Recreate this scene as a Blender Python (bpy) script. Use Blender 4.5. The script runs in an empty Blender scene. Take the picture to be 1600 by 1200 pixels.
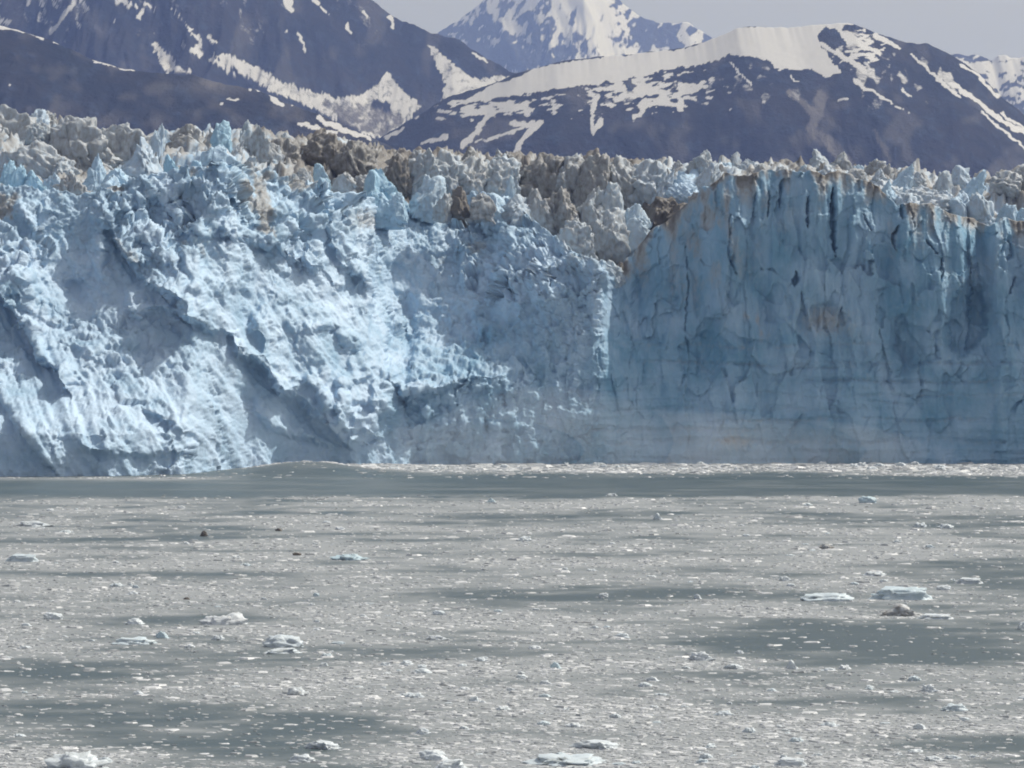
import bpy, math, random
import numpy as np
from mathutils import Vector, Matrix

random.seed(7)
rng = np.random.default_rng(7)
scene = bpy.context.scene
col = scene.collection
R = math.radians

# ------------------------------------------------------------------ camera, sky, sun, exposure
F, H, HOR = 5000.0, 30.0, 575.0          # focal length in photo pixels, eye height, horizon row of the survey
cam_d = bpy.data.cameras.new('camera')
cam = bpy.data.objects.new('camera', cam_d); col.objects.link(cam)
cam_d.sensor_width = 36.0
cam_d.lens = 36.0 * F / 1600.0
cam_d.clip_start = 1.0
cam_d.clip_end = 120000.0
cam.location = (0, 0, H)
cam.rotation_euler = (math.pi / 2 - math.atan(25.0 / F), 0, 0)
scene.camera = cam

SUN_AZ, SUN_EL = R(68), R(52)            # azimuth measured from the view direction towards the right
w = bpy.data.worlds.new('World'); scene.world = w; w.use_nodes = True
nt = w.node_tree; nt.nodes.clear()
sky = nt.nodes.new('ShaderNodeTexSky'); sky.sky_type = 'NISHITA'; sky.sun_disc = False
sky.sun_elevation = SUN_EL; sky.sun_rotation = SUN_AZ
sky.air_density = 1.0; sky.dust_density = 4.0; sky.ozone_density = 1.0
bg = nt.nodes.new('ShaderNodeBackground'); bg.inputs['Strength'].default_value = 0.113
out = nt.nodes.new('ShaderNodeOutputWorld')
hs = nt.nodes.new('ShaderNodeHueSaturation'); hs.inputs['Saturation'].default_value = 0.12
nt.links.new(sky.outputs[0], hs.inputs['Color']); nt.links.new(hs.outputs[0], bg.inputs[0]); nt.links.new(bg.outputs[0], out.inputs[0])

sl = bpy.data.lights.new('sun', 'SUN'); sl.energy = 3.7; sl.angle = R(0.6); sl.color = (1.0, 0.965, 0.93)
sun = bpy.data.objects.new('sun', sl); col.objects.link(sun)
sdir = Vector((math.sin(SUN_AZ) * math.cos(SUN_EL), math.cos(SUN_AZ) * math.cos(SUN_EL), math.sin(SUN_EL)))
sun.rotation_euler = (-sdir).to_track_quat('-Z', 'Y').to_euler()
sun.location = (300, 100, 500)

vs = scene.view_settings
vs.view_transform = 'Standard'; vs.look = 'None'; vs.gamma = 1.0; vs.use_curve_mapping = False
vs.exposure = -0.14
scene.render.engine = 'CYCLES'
scene.cycles.max_bounces = 6; scene.cycles.diffuse_bounces = 3; scene.cycles.glossy_bounces = 2
scene.cycles.volume_bounces = 1
scene.cycles.use_denoising = True
scene.cycles.filter_width = 1.9

# ------------------------------------------------------------------ noise in numpy
_p = np.random.default_rng(11).permutation(256).astype(np.int32)
PERM = np.concatenate([_p, _p, _p])
_g = np.random.default_rng(12).normal(size=(256, 3)); GRAD = _g / np.linalg.norm(_g, axis=1)[:, None]
JIT = np.random.default_rng(13).random((256, 3))

def perlin(x, y, z):
    xi, yi, zi = np.floor(x).astype(np.int32), np.floor(y).astype(np.int32), np.floor(z).astype(np.int32)
    xf, yf, zf = x - xi, y - yi, z - zi
    xi &= 255; yi &= 255; zi &= 255
    u, v, q = [t * t * t * (t * (t * 6 - 15) + 10) for t in (xf, yf, zf)]
    res = 0
    for dx in (0, 1):
        wx_ = u if dx else 1 - u
        px_ = PERM[xi + dx]
        for dy in (0, 1):
            wy_ = v if dy else 1 - v
            py_ = PERM[px_ + yi + dy]
            for dz in (0, 1):
                wz_ = q if dz else 1 - q
                g = GRAD[PERM[py_ + zi + dz] & 255]
                res = res + wx_ * wy_ * wz_ * (g[..., 0] * (xf - dx) + g[..., 1] * (yf - dy) + g[..., 2] * (zf - dz))
    return res * 1.5

def fbm(x, y, z, o=4, gain=0.5, lac=2.03):
    a, s = 1.0, 0.0
    for i in range(o):
        s = s + a * perlin(x + 17.3 * i, y - 9.1 * i, z + 4.7 * i)
        a *= gain; x = x * lac; y = y * lac; z = z * lac
    return s

def ridged(x, y, z, o=4, gain=0.5, lac=2.07):
    a, s, n = 1.0, 0.0, 0.0
    for i in range(o):
        s = s + a * (1 - np.abs(perlin(x + 13.1 * i, y + 7.7 * i, z - 3.3 * i)) * 2)
        n += a; a *= gain; x = x * lac; y = y * lac; z = z * lac
    return s / n

def worley(x, y, z, offs=False):
    xi, yi, zi = np.floor(x).astype(np.int32), np.floor(y).astype(np.int32), np.floor(z).astype(np.int32)
    f1 = np.full(x.shape, 9.0); f2 = np.full(x.shape, 9.0); idn = np.zeros(x.shape, np.int32); ox = np.zeros(x.shape); oy = np.zeros(x.shape); oz = np.zeros(x.shape)
    for dx in (-1, 0, 1):
        for dy in (-1, 0, 1):
            for dz in (-1, 0, 1):
                cx, cy, cz = xi + dx, yi + dy, zi + dz
                h = PERM[PERM[PERM[cx & 255] + (cy & 255)] + (cz & 255)] & 255
                j = JIT[h]
                d = (cx + j[..., 0] - x) ** 2 + (cy + j[..., 1] - y) ** 2 + (cz + j[..., 2] - z) ** 2
                closer = d < f1
                f2 = np.where(closer, f1, np.minimum(f2, d))
                idn = np.where(closer, h, idn)
                if offs: ox = np.where(closer, x - cx - j[..., 0], ox); oy = np.where(closer, y - cy - j[..., 1], oy); oz = np.where(closer, z - cz - j[..., 2], oz)
                f1 = np.where(closer, d, f1)
    if offs: return np.sqrt(f1), np.sqrt(f2), idn, ox, oy, oz
    return np.sqrt(f1), np.sqrt(f2), idn / 255.0

def facets(x, y, z, warp=0.22, step=0.5, tilt=1.0):
    """broken ice: every cell a block face with its own tilt and its own set back"""
    q = warp * perlin(x * 1.9, y * 1.9, z * 1.9); q2 = warp * perlin(x * 1.9 + 7, y * 1.9 - 3, z * 1.9)
    f1, f2, idn, ox, oy, oz = worley(x + q, y + q2, z - q, True)
    a = JIT[idn]; b = JIT[(idn * 7 + 31) & 255]
    return tilt * ((a[..., 0] - .5) * ox + (a[..., 1] - .5) * oy + (b[..., 2] - .35) * oz) * 2 + step * (b[..., 0] - .5) - 0.12 * sstep(.12, 0, f2 - f1)

def sstep(a, b, x):
    t = np.clip((x - a) / (b - a), 0, 1)
    return t * t * (3 - 2 * t)

# ------------------------------------------------------------------ mesh helpers
def mesh_from(name, V, faces, smooth=True, attrs=None):
    me = bpy.data.meshes.new(name)
    V = np.asarray(V, np.float32).reshape(-1, 3); faces = np.asarray(faces, np.int32)
    k = faces.shape[1]
    me.vertices.add(len(V)); me.vertices.foreach_set('co', V.ravel())
    me.loops.add(faces.size); me.loops.foreach_set('vertex_index', faces.ravel())
    me.polygons.add(len(faces))
    me.polygons.foreach_set('loop_start', np.arange(0, faces.size, k, dtype=np.int32))
    me.polygons.foreach_set('use_smooth', np.full(len(faces), smooth, dtype=bool))
    me.update(calc_edges=True)
    for n, a in (attrs or {}).items():
        at = me.attributes.new(n, 'FLOAT', 'POINT'); at.data.foreach_set('value', np.asarray(a, np.float32).ravel())
    return me

def grid_faces(nu, nv, flip=False):
    i = np.arange(nu * nv).reshape(nu, nv)
    f = np.stack([i[:-1, :-1], i[1:, :-1], i[1:, 1:], i[:-1, 1:]], -1).reshape(-1, 4)
    return f[:, ::-1] if flip else f

def obj(name, me, mat=None, parent=None, **props):
    o = bpy.data.objects.new(name, me); col.objects.link(o)
    if mat and me is not None and not me.materials: me.materials.append(mat)
    if parent: o.parent = parent
    for k, v in props.items(): o[k] = v
    return o

def pts_interp(pts, x):
    p = np.array(pts, float)
    return np.interp(x, p[:, 0], p[:, 1])

# ------------------------------------------------------------------ materials
def new_mat(name):
    m = bpy.data.materials.new(name); m.use_nodes = True
    t = m.node_tree; t.nodes.clear()
    o = t.nodes.new('ShaderNodeOutputMaterial'); b = t.nodes.new('ShaderNodeBsdfPrincipled')
    t.links.new(b.outputs[0], o.inputs[0])
    return m, t, b

def nd(t, typ, **kw):
    n = t.nodes.new(typ)
    for k, v in kw.items():
        if k in n.inputs: n.inputs[k].default_value = v
        else: setattr(n, k, v)
    return n

def mixc(t, fac, a, b):
    n = t.nodes.new('ShaderNodeMix'); n.data_type = 'RGBA'
    for idx, v in ((0, fac), (6, a), (7, b)):
        if hasattr(v, 'is_linked') or isinstance(v, bpy.types.NodeSocket): t.links.new(v, n.inputs[idx])
        elif idx == 0: n.inputs[0].default_value = v
        else: n.inputs[idx].default_value = (*v, 1)
    return n.outputs[2]

def mth(t, op, a, b=None, c=None, clamp=False):
    n = t.nodes.new('ShaderNodeMath'); n.operation = op; n.use_clamp = clamp
    for i, v in enumerate((a, b, c)):
        if v is None: continue
        if isinstance(v, bpy.types.NodeSocket): t.links.new(v, n.inputs[i])
        else: n.inputs[i].default_value = v
    return n.outputs[0]

def smooth01(t, v, a, b):
    n = t.nodes.new('ShaderNodeMapRange'); n.interpolation_type = 'SMOOTHSTEP'
    t.links.new(v, n.inputs['Value']); n.inputs['From Min'].default_value = a; n.inputs['From Max'].default_value = b
    return n.outputs[0]

def noise_node(t, scale, detail=4, rough=0.55, stretch=(1, 1, 1), coord=None, dist=0.0):
    if coord is None:
        coord = t.nodes.new('ShaderNodeNewGeometry').outputs['Position']
    mp = t.nodes.new('ShaderNodeMapping'); mp.inputs['Scale'].default_value = stretch
    t.links.new(coord, mp.inputs[0])
    n = nd(t, 'ShaderNodeTexNoise', Scale=scale, Detail=detail, Roughness=rough, Distortion=dist)
    t.links.new(mp.outputs[0], n.inputs['Vector'])
    return n.outputs['Fac']

WHITE_ICE = (0.515, 0.66, 0.825)
BLUE_ICE = (0.15, 0.325, 0.475)
GREY_ICE = (0.43, 0.43, 0.43)
GRIT = (0.155, 0.14, 0.125)

def ice_material(name, per_object=False):
    blue = (0.34, 0.56, 0.72) if per_object else BLUE_ICE
    m, t, b = new_mat(name)
    if per_object:
        oi = t.nodes.new('ShaderNodeObjectInfo'); sp = t.nodes.new('ShaderNodeSeparateColor')
        t.links.new(oi.outputs['Color'], sp.inputs[0]); dirt, fresh = sp.outputs[0], sp.outputs[1]
        coord = t.nodes.new('ShaderNodeNewGeometry').outputs['Position']
    else:
        dirt = nd(t, 'ShaderNodeAttribute', attribute_name='dirt').outputs['Fac']
        fresh = nd(t, 'ShaderNodeAttribute', attribute_name='fresh').outputs['Fac']
        coord = t.nodes.new('ShaderNodeNewGeometry').outputs['Position']
    n1 = noise_node(t, 0.30, 6, 0.62, (1.2, 1.2, 0.30), coord, .4) if per_object else noise_node(t, 0.16, 5, 0.6, (1, 1, 0.45), coord)
    n2 = noise_node(t, 0.9, 4, 0.6, (1, 1, 0.6), coord)
    n3 = noise_node(t, 3.0, 3, 0.6, (1, 1, 1), coord)
    f = mth(t, 'ADD', fresh, mth(t, 'MULTIPLY', mth(t, 'SUBTRACT', n1, 0.5), 0.8), clamp=True)
    c = mixc(t, f, WHITE_ICE, blue)
    # thin film of rock flour, then grit: patchy, in streaks
    c = mixc(t, mth(t, 'MULTIPLY', smooth01(t, mth(t, 'ADD', dirt, mth(t, 'MULTIPLY', mth(t, 'SUBTRACT', n2, 0.5), 0.5)), 0.0, 0.5), 0.85), c, GREY_ICE)
    g = mth(t, 'ADD', mth(t, 'MULTIPLY', n2, 0.7), mth(t, 'MULTIPLY', n1, 0.5))
    gm = mth(t, 'ADD', mth(t, 'MULTIPLY', dirt, 1.15), mth(t, 'SUBTRACT', g, 0.98))
    gm = smooth01(t, gm, -0.08, 0.5)
    gm = mth(t, 'MULTIPLY', gm, smooth01(t, dirt, 0.0, 0.15))
    c = mixc(t, mth(t, 'MULTIPLY', gm, 0.9), c, GRIT)
    t.links.new(c, b.inputs['Base Color'])
    b.inputs['Roughness'].default_value = 0.55
    b.inputs['Specular IOR Level'].default_value = 0.3
    bp = nd(t, 'ShaderNodeBump', Strength=0.5, Distance=0.5)
    hgt = mth(t, 'ADD', n2, mth(t, 'MULTIPLY', n3, 0.45))
    t.links.new(hgt, bp.inputs['Height']); t.links.new(bp.outputs[0], b.inputs['Normal'])
    return m

ICE_FACE = ice_material('glacier_ice')
ICE_OBJ = ice_material('serac_ice', True)

def floe_material():
    m, t, b = new_mat('floating_ice')
    oi = t.nodes.new('ShaderNodeObjectInfo'); sp = t.nodes.new('ShaderNodeSeparateColor')
    t.links.new(oi.outputs['Color'], sp.inputs[0])
    n1 = noise_node(t, 1.1, 5, 0.6); n2 = noise_node(t, 5.0, 3, 0.6)
    f = mth(t, 'MULTIPLY', sp.outputs[1], mth(t, 'ADD', n1, 0.4), clamp=True)
    c = mixc(t, f, (0.66, 0.70, 0.74), (0.34, 0.54, 0.64))
    gm = mth(t, 'MULTIPLY', smooth01(t, mth(t, 'ADD', sp.outputs[0], mth(t, 'SUBTRACT', n1, 0.95)), -0.2, 0.3), smooth01(t, sp.outputs[0], 0, 0.2))
    c = mixc(t, gm, c, (0.13, 0.115, 0.10))
    t.links.new(c, b.inputs['Base Color']); b.inputs['Roughness'].default_value = 0.5
    bp = nd(t, 'ShaderNodeBump', Strength=0.5, Distance=0.15)
    t.links.new(mth(t, 'ADD', n1, mth(t, 'MULTIPLY', n2, 0.3)), bp.inputs['Height']); t.links.new(bp.outputs[0], b.inputs['Normal'])
    return m
FLOE = floe_material()

def brash_material():
    m, t, b = new_mat('brash_ice')
    n1 = noise_node(t, 0.35, 3, 0.6); n2 = noise_node(t, 3.0, 2, 0.5)
    c = mixc(t, n1, (0.42, 0.44, 0.46), (0.29, 0.31, 0.33))
    c = mixc(t, smooth01(t, n2, 0.5, 0.75), c, (0.36, 0.365, 0.37))
    isl = t.nodes.new('ShaderNodeNewGeometry').outputs['Random Per Island']
    c = mixc(t, smooth01(t, isl, 0.25, 1.0), c, (0.66, 0.675, 0.695))
    t.links.new(c, b.inputs['Base Color']); b.inputs['Roughness'].default_value = 0.5
    return m
BRASH = brash_material()

def water_material():
    m, t, b = new_mat('silty_water')
    slush = nd(t, 'ShaderNodeAttribute', attribute_name='slush').outputs['Fac']
    n1 = noise_node(t, 0.10, 6, 0.65, (0.45, 1.0, 1), dist=0.6)
    n2 = noise_node(t, 0.9, 4, 0.7, (0.6, 1, 1))
    s = mth(t, 'ADD', slush, mth(t, 'ADD', mth(t, 'MULTIPLY', mth(t, 'SUBTRACT', n1, 0.5), 1.3), mth(t, 'MULTIPLY', mth(t, 'SUBTRACT', n2, 0.5), 0.9)))
    s = smooth01(t, s, -0.55, 1.0)
    c = mixc(t, s, (0.05, 0.078, 0.088), (0.285, 0.305, 0.322))
    t.links.new(c, b.inputs['Base Color'])
    rg = nd(t, 'ShaderNodeMapRange'); t.links.new(s, rg.inputs['Value']); rg.inputs['To Min'].default_value = 0.38; rg.inputs['To Max'].default_value = 0.8
    t.links.new(rg.outputs[0], b.inputs['Roughness'])
    b.inputs['IOR'].default_value = 1.33
    rp = noise_node(t, 0.8, 4, 0.6, (0.6, 1, 1))
    bp = nd(t, 'ShaderNodeBump', Strength=0.35, Distance=0.12)
    t.links.new(rp, bp.inputs['Height']); t.links.new(bp.outputs[0], b.inputs['Normal'])
    return m
WATER = water_material()

def rock_snow_material(name, rock_a, rock_b, scale, snow_col=(0.50, 0.495, 0.495)):
    m, t, b = new_mat(name)
    snow = nd(t, 'ShaderNodeAttribute', attribute_name='snow').outputs['Fac']
    scree = nd(t, 'ShaderNodeAttribute', attribute_name='scree').outputs['Fac']
    n1 = noise_node(t, 0.006 * scale, 6, 0.65); n2 = noise_node(t, 0.03 * scale, 6, 0.7, (1, 0.4, 1)); n3 = noise_node(t, 0.09 * scale, 5, 0.7)
    rc = mixc(t, smooth01(t, n1, 0.4, 0.62), rock_a, rock_b)
    rc = mixc(t, smooth01(t, n2, 0.48, 0.72), rc, tuple(v * k for v, k in zip(rock_a, (2.6, 2.7, 2.6))))
    rc = mixc(t, mth(t, 'MULTIPLY', scree, 0.85), rc, (0.17, 0.16, 0.155))
    s = smooth01(t, mth(t, 'ADD', snow, mth(t, 'ADD', mth(t, 'MULTIPLY', mth(t, 'SUBTRACT', n2, 0.5), 0.5), mth(t, 'MULTIPLY', mth(t, 'SUBTRACT', n3, 0.5), 0.95))), 0.27, 0.80)
    c = mixc(t, s, rc, snow_col)
    t.links.new(c, b.inputs['Base Color']); b.inputs['Roughness'].default_value = 0.9
    b.inputs['Specular IOR Level'].default_value = 0.1
    bp = nd(t, 'ShaderNodeBump', Distance=14.0 / scale)
    t.links.new(mth(t, 'MULTIPLY', mth(t, 'SUBTRACT', 1.0, mth(t, 'MULTIPLY', s, 0.95)), 0.8), bp.inputs['Strength'])
    t.links.new(mth(t, 'ADD', n2, mth(t, 'MULTIPLY', n3, 0.4)), bp.inputs['Height']); t.links.new(bp.outputs[0], b.inputs['Normal'])
    return m

# ------------------------------------------------------------------ survey: photograph bearings to metres
def wx(px, d): return (px - 800.0) / F * d
def wz(row, d): return H + (HOR - row) / F * d
def on_water(px, row):
    d = F * H / (row - HOR)
    return wx(px, d), d

# ------------------------------------------------------------------ water: one sheet
def seg_dist(px, py, a, b):
    ax, ay = a; bx, by = b
    vx, vy = bx - ax, by - ay
    L2 = vx * vx + vy * vy + 1e-9
    t = np.clip(((px - ax) * vx + (py - ay) * vy) / L2, 0, 1)
    return np.hypot(px - (ax + t * vx), py - (ay + t * vy)), t, (px - ax) * vy - (py - ay) * vx

# open leads (less ice) and packed bands (more ice): bearing, row, half-widths, change
LEADS = [(1120, 925, 190, 16, -.6), (960, 918, 120, 10, -.35), (1450, 1015, 260, 32, -.9), (1080, 1000, 260, 22, -.55), (1200, 1010, 120, 16, -.3),
         (120, 1085, 260, 42, -.5), (340, 962, 130, 18, -.6), (480, 1110, 170, 28, -.65), (560, 1130, 130, 12, -.4), (1500, 1160, 210, 12, -.8),
         (1400, 1105, 260, 22, -.4), (1520, 895, 130, 16, -.5), (1500, 818, 160, 9, -.5), (950, 805, 260, 7, -.4), (180, 1000, 150, 14, -.3),
         (1300, 1060, 300, 18, -.25), (760, 1015, 170, 18, -.3), (700, 930, 160, 14, -.25), (250, 905, 170, 12, -.35), (380, 838, 160, 8, -.3), (820, 895, 200, 8, -.2),
         (1100, 790, 600, 8, .6), (1000, 1110, 300, 45, .55), (600, 1050, 300, 28, .4), (700, 965, 400, 14, .35), (900, 880, 400, 12, .35),
         (300, 875, 300, 14, .3), (1300, 865, 260, 10, .25), (900, 1180, 400, 24, .35), (100, 965, 160, 14, .25), (1000, 830, 500, 10, .3)]
def ice_density(X, Y):
    px = 800 + X / Y * F; row = HOR + F * H / Y
    d = 0.48 + 0.8 * fbm(X / 34, Y / 24, X * 0 + 3.3, 5, 0.62) + 0.5 * fbm(X / 12, Y / 6, X * 0 + 8.3, 3, 0.6)
    for (bx, br, rx, ry, v) in LEADS:
        d = d + v * np.exp(-((px - bx) / rx) ** 2 - ((row - br) / ry) ** 2)
    edge = 777 + 2.0 * perlin(px / 90, px * 0 + .5, px * 0) + 2 * perlin(px / 25, px * 0 + .7, px * 0) - 2.0 * sstep(900, 1500, px)
    far = sstep(1.5, -1.5, row - edge)
    d = d * (1 - far) + far * (-0.22 + 0.3 * fbm(X / 40, Y / 14, X * 0 + 1.3, 3))
    base = 730.5 + 3.0 * perlin(px / 120, px * 0 + 9.5, px * 0)                     # brash line along the foot of the cliff
    band = np.exp(-((row - base) / np.where(row < base, 7.5, 7.0)) ** 2) * sstep(520, 620, px)
    thin = np.exp(-((row - 741 - 2 * perlin(px / 60, px * 0, px * 0 + 2)) / 2.2) ** 2) * 0.9 * sstep(1250, 1400, px)
    left = np.exp(-((row - 748) / 2.5) ** 2) * 0.8 * sstep(420, 300, px) + np.exp(-((row - 733) / 5) ** 2) * 0.8 * sstep(330, 420, px) * sstep(640, 560, px)
    return np.clip(d + 1.7 * band + thin + left, -0.6, 1.5)

def swell(X, Y):
    px = 800 + X / Y * F
    return 3.0 * np.exp(-((px - 480) / 95) ** 2) * np.exp(-((Y - 925) / 26) ** 2) + 0.9 * np.exp(-((px - 560) / 140) ** 2) * np.exp(-((Y - 968) / 12) ** 2)

xs = np.concatenate([np.linspace(-11500, -600, 14), np.linspace(-500, -200, 18)[:-1], np.linspace(-200, 200, 270), np.linspace(200, 500, 18)[1:], np.linspace(600, 11500, 14)])
ys = np.concatenate([np.linspace(-1900, 150, 14), 1.0 / np.linspace(1 / 180.0, 1 / 1060.0, 300), np.linspace(1150, 22500, 14)])
GX, GY = np.meshgrid(xs, ys, indexing='ij')
inv = (GY > 160) & (GY < 1100)
sl_a = np.where(inv, ice_density(GX, np.maximum(GY, 160)), 0.4)
GZ = np.where(inv, swell(GX, np.maximum(GY, 160)), 0.0)
water = obj('water', mesh_from('water', np.stack([GX, GY, GZ], -1), grid_faces(len(xs), len(ys)), True, {'slush': sl_a}), WATER, kind='structure',
            label='grey silty bay water below the glacier')

# ------------------------------------------------------------------ the glacier's calving face
ZL = np.array([-4, 0, 12, 25, 40, 55, 70, 85, 105.0])
TAB = [  # bearing, then distance at the heights above
    (-420, 872, 872, 876, 900, 922, 938, 948, 956, 968), (-200, 876, 876, 880, 904, 926, 940, 950, 958, 970),
    (0, 883, 883, 887, 909, 930, 944, 955, 963, 975), (100, 884, 884, 888, 911, 933, 949, 960, 966, 978), (200, 888, 888, 892, 913, 931, 945, 957, 966, 978),
    (300, 902, 902, 906, 921, 934, 946, 958, 968, 980), (350, 926, 926, 930, 936, 944, 953, 963, 974, 986), (400, 946, 946, 949, 953, 960, 967, 976, 988, 1000),
    (480, 961, 961, 964, 968, 974, 982, 991, 1002, 1014), (555, 971, 971, 973, 978, 987, 998, 1011, 1024, 1038), (574, 974, 974, 976, 981, 990, 1000, 1014, 1028, 1042), (584, 975, 975, 977, 982, 993, 1018, 1035, 1048, 1062), (603, 979, 979, 981, 986, 1001, 1024, 1043, 1060, 1074),
    (612, 980, 980, 983, 988, 1016, 1029, 1046, 1062, 1076), (636, 984, 984, 988, 996, 1021, 1031, 1048, 1065, 1079), (655, 990, 990, 990, 993, 1017, 1030, 1048, 1066, 1080), (700, 993, 993, 993, 995, 1022, 1034, 1050, 1068, 1082), (760, 994, 994, 994, 997, 1020, 1031, 1046, 1062, 1076),
    (800, 996, 996, 997, 1001, 1014, 1022, 1037, 1054, 1068), (860, 1000, 1000, 1001, 1005, 1009, 1013, 1028, 1048, 1062), (928, 1000, 1000, 1002, 1005, 1008, 1011, 1024, 1044, 1058),
    (944, 1001, 1001, 1003, 1006, 1011, 1014, 1018, 1036, 1050), (960, 1002, 1002, 1005, 1010, 1020, 1029, 1037, 1046, 1054), (1000, 1004, 1004, 1007, 1016, 1028, 1035, 1041, 1045, 1054),
    (1060, 1004, 1004, 1007, 1014, 1023, 1029, 1033, 1037, 1047), (1150, 1004, 1004, 1006, 1010, 1014, 1017, 1020, 1024, 1036), (1300, 1004, 1004, 1006, 1009, 1012, 1014, 1016, 1020, 1032),
    (1450, 1004, 1004, 1006, 1008, 1011, 1013, 1015, 1021, 1033), (1500, 1004, 1004, 1006, 1008, 1011, 1014, 1018, 1026, 1036), (1540, 1004, 1004, 1006, 1009, 1013, 1018, 1026, 1032, 1042), (1560, 1002, 1002, 1004, 1006, 1009, 1012, 1018, 1026, 1038), (1650, 1000, 1000, 1002, 1005, 1008, 1010, 1014, 1022, 1034),
    (1850, 998, 998, 1000, 1003, 1007, 1010, 1015, 1024, 1036), (2100, 996, 996, 998, 1002, 1006, 1010, 1016, 1026, 1038)]
TX = np.array([wx(r[0], r[5]) for r in TAB]); TD = np.array([r[1:] for r in TAB])
def face_depth(X, Z):
    X = np.asarray(X, float); Z = np.asarray(Z, float)
    i = np.clip(np.searchsorted(TX, X) - 1, 0, len(TX) - 2); a = np.clip((X - TX[i]) / (TX[i + 1] - TX[i]), 0, 1)
    j = np.clip(np.searchsorted(ZL, Z) - 1, 0, len(ZL) - 2); b = np.clip((Z - ZL[j]) / (ZL[j + 1] - ZL[j]), 0, 1)
    a = a * a * (3 - 2 * a) * 0.5 + a * 0.5
    return (TD[i, j] * (1 - a) + TD[i + 1, j] * a) * (1 - b) + (TD[i, j + 1] * (1 - a) + TD[i + 1, j + 1] * a) * b
def onface(px, row):
    d = 960.0
    for _ in range(8):
        x, z = wx(px, d), wz(row, d)
        d = float(face_depth(x, z))
    return x, z, d

CREST = [(-420, 275), (-200, 285), (0, 288), (80, 298), (120, 305), (160, 292), (200, 290), (235, 272), (300, 262), (350, 254), (400, 268), (450, 276), (500, 290), (560, 308), (620, 318), (680, 322), (740, 300),
         (790, 308), (830, 342), (870, 372), (905, 398), (928, 408), (946, 410), (962, 428), (985, 400), (1020, 360), (1060, 330), (1095, 296), (1135, 274), (1200, 268), (1290, 270), (1345, 276), (1375, 296), (1400, 318),
         (1450, 320), (1480, 330), (1520, 345), (1545, 352), (1570, 340), (1610, 350), (1850, 330), (2100, 300)]
CX = []; CZ = []
for p, r in CREST:
    x, z, d = onface(p, r); CX.append(x); CZ.append(z)
def crest_z(X): return np.interp(X, CX, CZ)

fx = np.concatenate([np.linspace(-262, -178, 60)[:-1], np.linspace(-178, 182, 1090), np.linspace(182, 275, 60)[1:]])
NZ, NB = 288, 14
tt = np.linspace(0, 1, NZ)
cz = crest_z(fx) + 1.4 * perlin(fx / 6, fx * 0 + 1.1, fx * 0) + 0.9 * perlin(fx / 2.1, fx * 0 + 5.1, fx * 0)
X2 = np.repeat(fx[:, None], NZ, 1)
Z2 = -3 + tt[None, :] * (cz[:, None] + 3)
D2 = face_depth(X2, Z2)
PX = 800 + X2 / D2 * F; ROW = HOR - (Z2 - H) / D2 * F       # survey bearings of every point of the face

def in_poly(px, py, poly):
    ins = np.zeros(px.shape, bool); n = len(poly)
    for i in range(n):
        x0, y0 = poly[i]; x1, y1 = poly[(i + 1) % n]
        if y0 == y1: continue
        c = ((y0 > py) != (y1 > py)) & (px < (x1 - x0) * (py - y0) / (y1 - y0) + x0)
        ins ^= c
    return ins

# ridges with a steep left / lower side and a long right / upper side
def ridge(pts, amp, wl, wr, taper=40.0):
    P = [(p, r) for p, r in pts]
    best = np.full(PX.shape, 1e9); sgn = np.zeros(PX.shape)
    for a, b in zip(P[:-1], P[1:]):
        d, t, c = seg_dist(PX, ROW, a, b)
        m = d < best
        best = np.where(m, d, best); sgn = np.where(m, c, sgn)
    dist = best / 5.2 * np.sign(sgn)                        # metres, + on the right / upper side
    e0 = np.hypot(PX - P[0][0], ROW - P[0][1]); e1 = np.hypot(PX - P[-1][0], ROW - P[-1][1])
    prof = np.where(dist > 0, np.exp(-dist / wr), sstep(-wl, 0, dist))
    # soft ends along the line
    L = 0; acc = []
    ux, uy = P[-1][0] - P[0][0], P[-1][1] - P[0][1]; n = math.hypot(ux, uy); ux /= n; uy /= n
    s = (PX - P[0][0]) * ux + (ROW - P[0][1]) * uy
    return 0.85 * amp * rmod * prof * sstep(-taper, taper * 0.4, s) * sstep(n + taper, n - taper * 0.4, s)

wobx = 11 * fbm(PX / 60, ROW / 60, PX * 0, 3) + 5 * fbm(PX / 14, ROW / 14, PX * 0 + 2, 3); wobr = 9 * fbm(PX / 55, ROW / 55, PX * 0 + 7, 3) + 5 * fbm(PX / 13, ROW / 13, PX * 0 + 9, 3)
on_left = sstep(1000, 940, PX)
BPX, BROW = PX, ROW
PX = PX + wobx * (0.3 + 0.7 * on_left); ROW = ROW + wobr * (0.3 + 0.7 * on_left)
rmod = 0.85 + 0.6 * sstep(-.4, .5, fbm(PX / 40, ROW / 40, PX * 0 + 21, 2))
D2 = D2 - ridge([(-40, 400), (10, 445), (50, 520), (98, 598)], 10, 2.6, 22)
D2 = D2 - ridge([(-10, 590), (30, 640), (75, 720)], 4.5, 2.4, 12)
D2 = D2 - ridge([(170, 336), (190, 372), (232, 430), (308, 492)], 9, 3.0, 24, 26)
D2 = D2 - ridge([(222, 488), (255, 478), (300, 492), (362, 520)], 6, 3.2, 12, 24)
D2 = D2 - ridge([(372, 540), (408, 560), (440, 595), (508, 648), (560, 690)], 11, 4.0, 20, 30)
D2 = D2 - ridge([(320, 360), (345, 352), (400, 372), (450, 388), (530, 440)], 5, 3.0, 10, 30)
D2 = D2 - ridge([(340, 250), (362, 300), (395, 345)], 5, 2.5, 12, 20)
D2 = D2 - ridge([(505, 300), (520, 360), (560, 440)], 5, 2.5, 12, 25)
D2 = D2 - ridge([(228, 640), (270, 655), (330, 690)], 3.5, 2.5, 8, 18)
D2 = D2 - ridge([(395, 640), (455, 675), (520, 690)], 3.5, 3, 8, 25)
D2 = D2 - ridge([(505, 640), (560, 668), (605, 686)], 4, 2.5, 8, 15)
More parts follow.
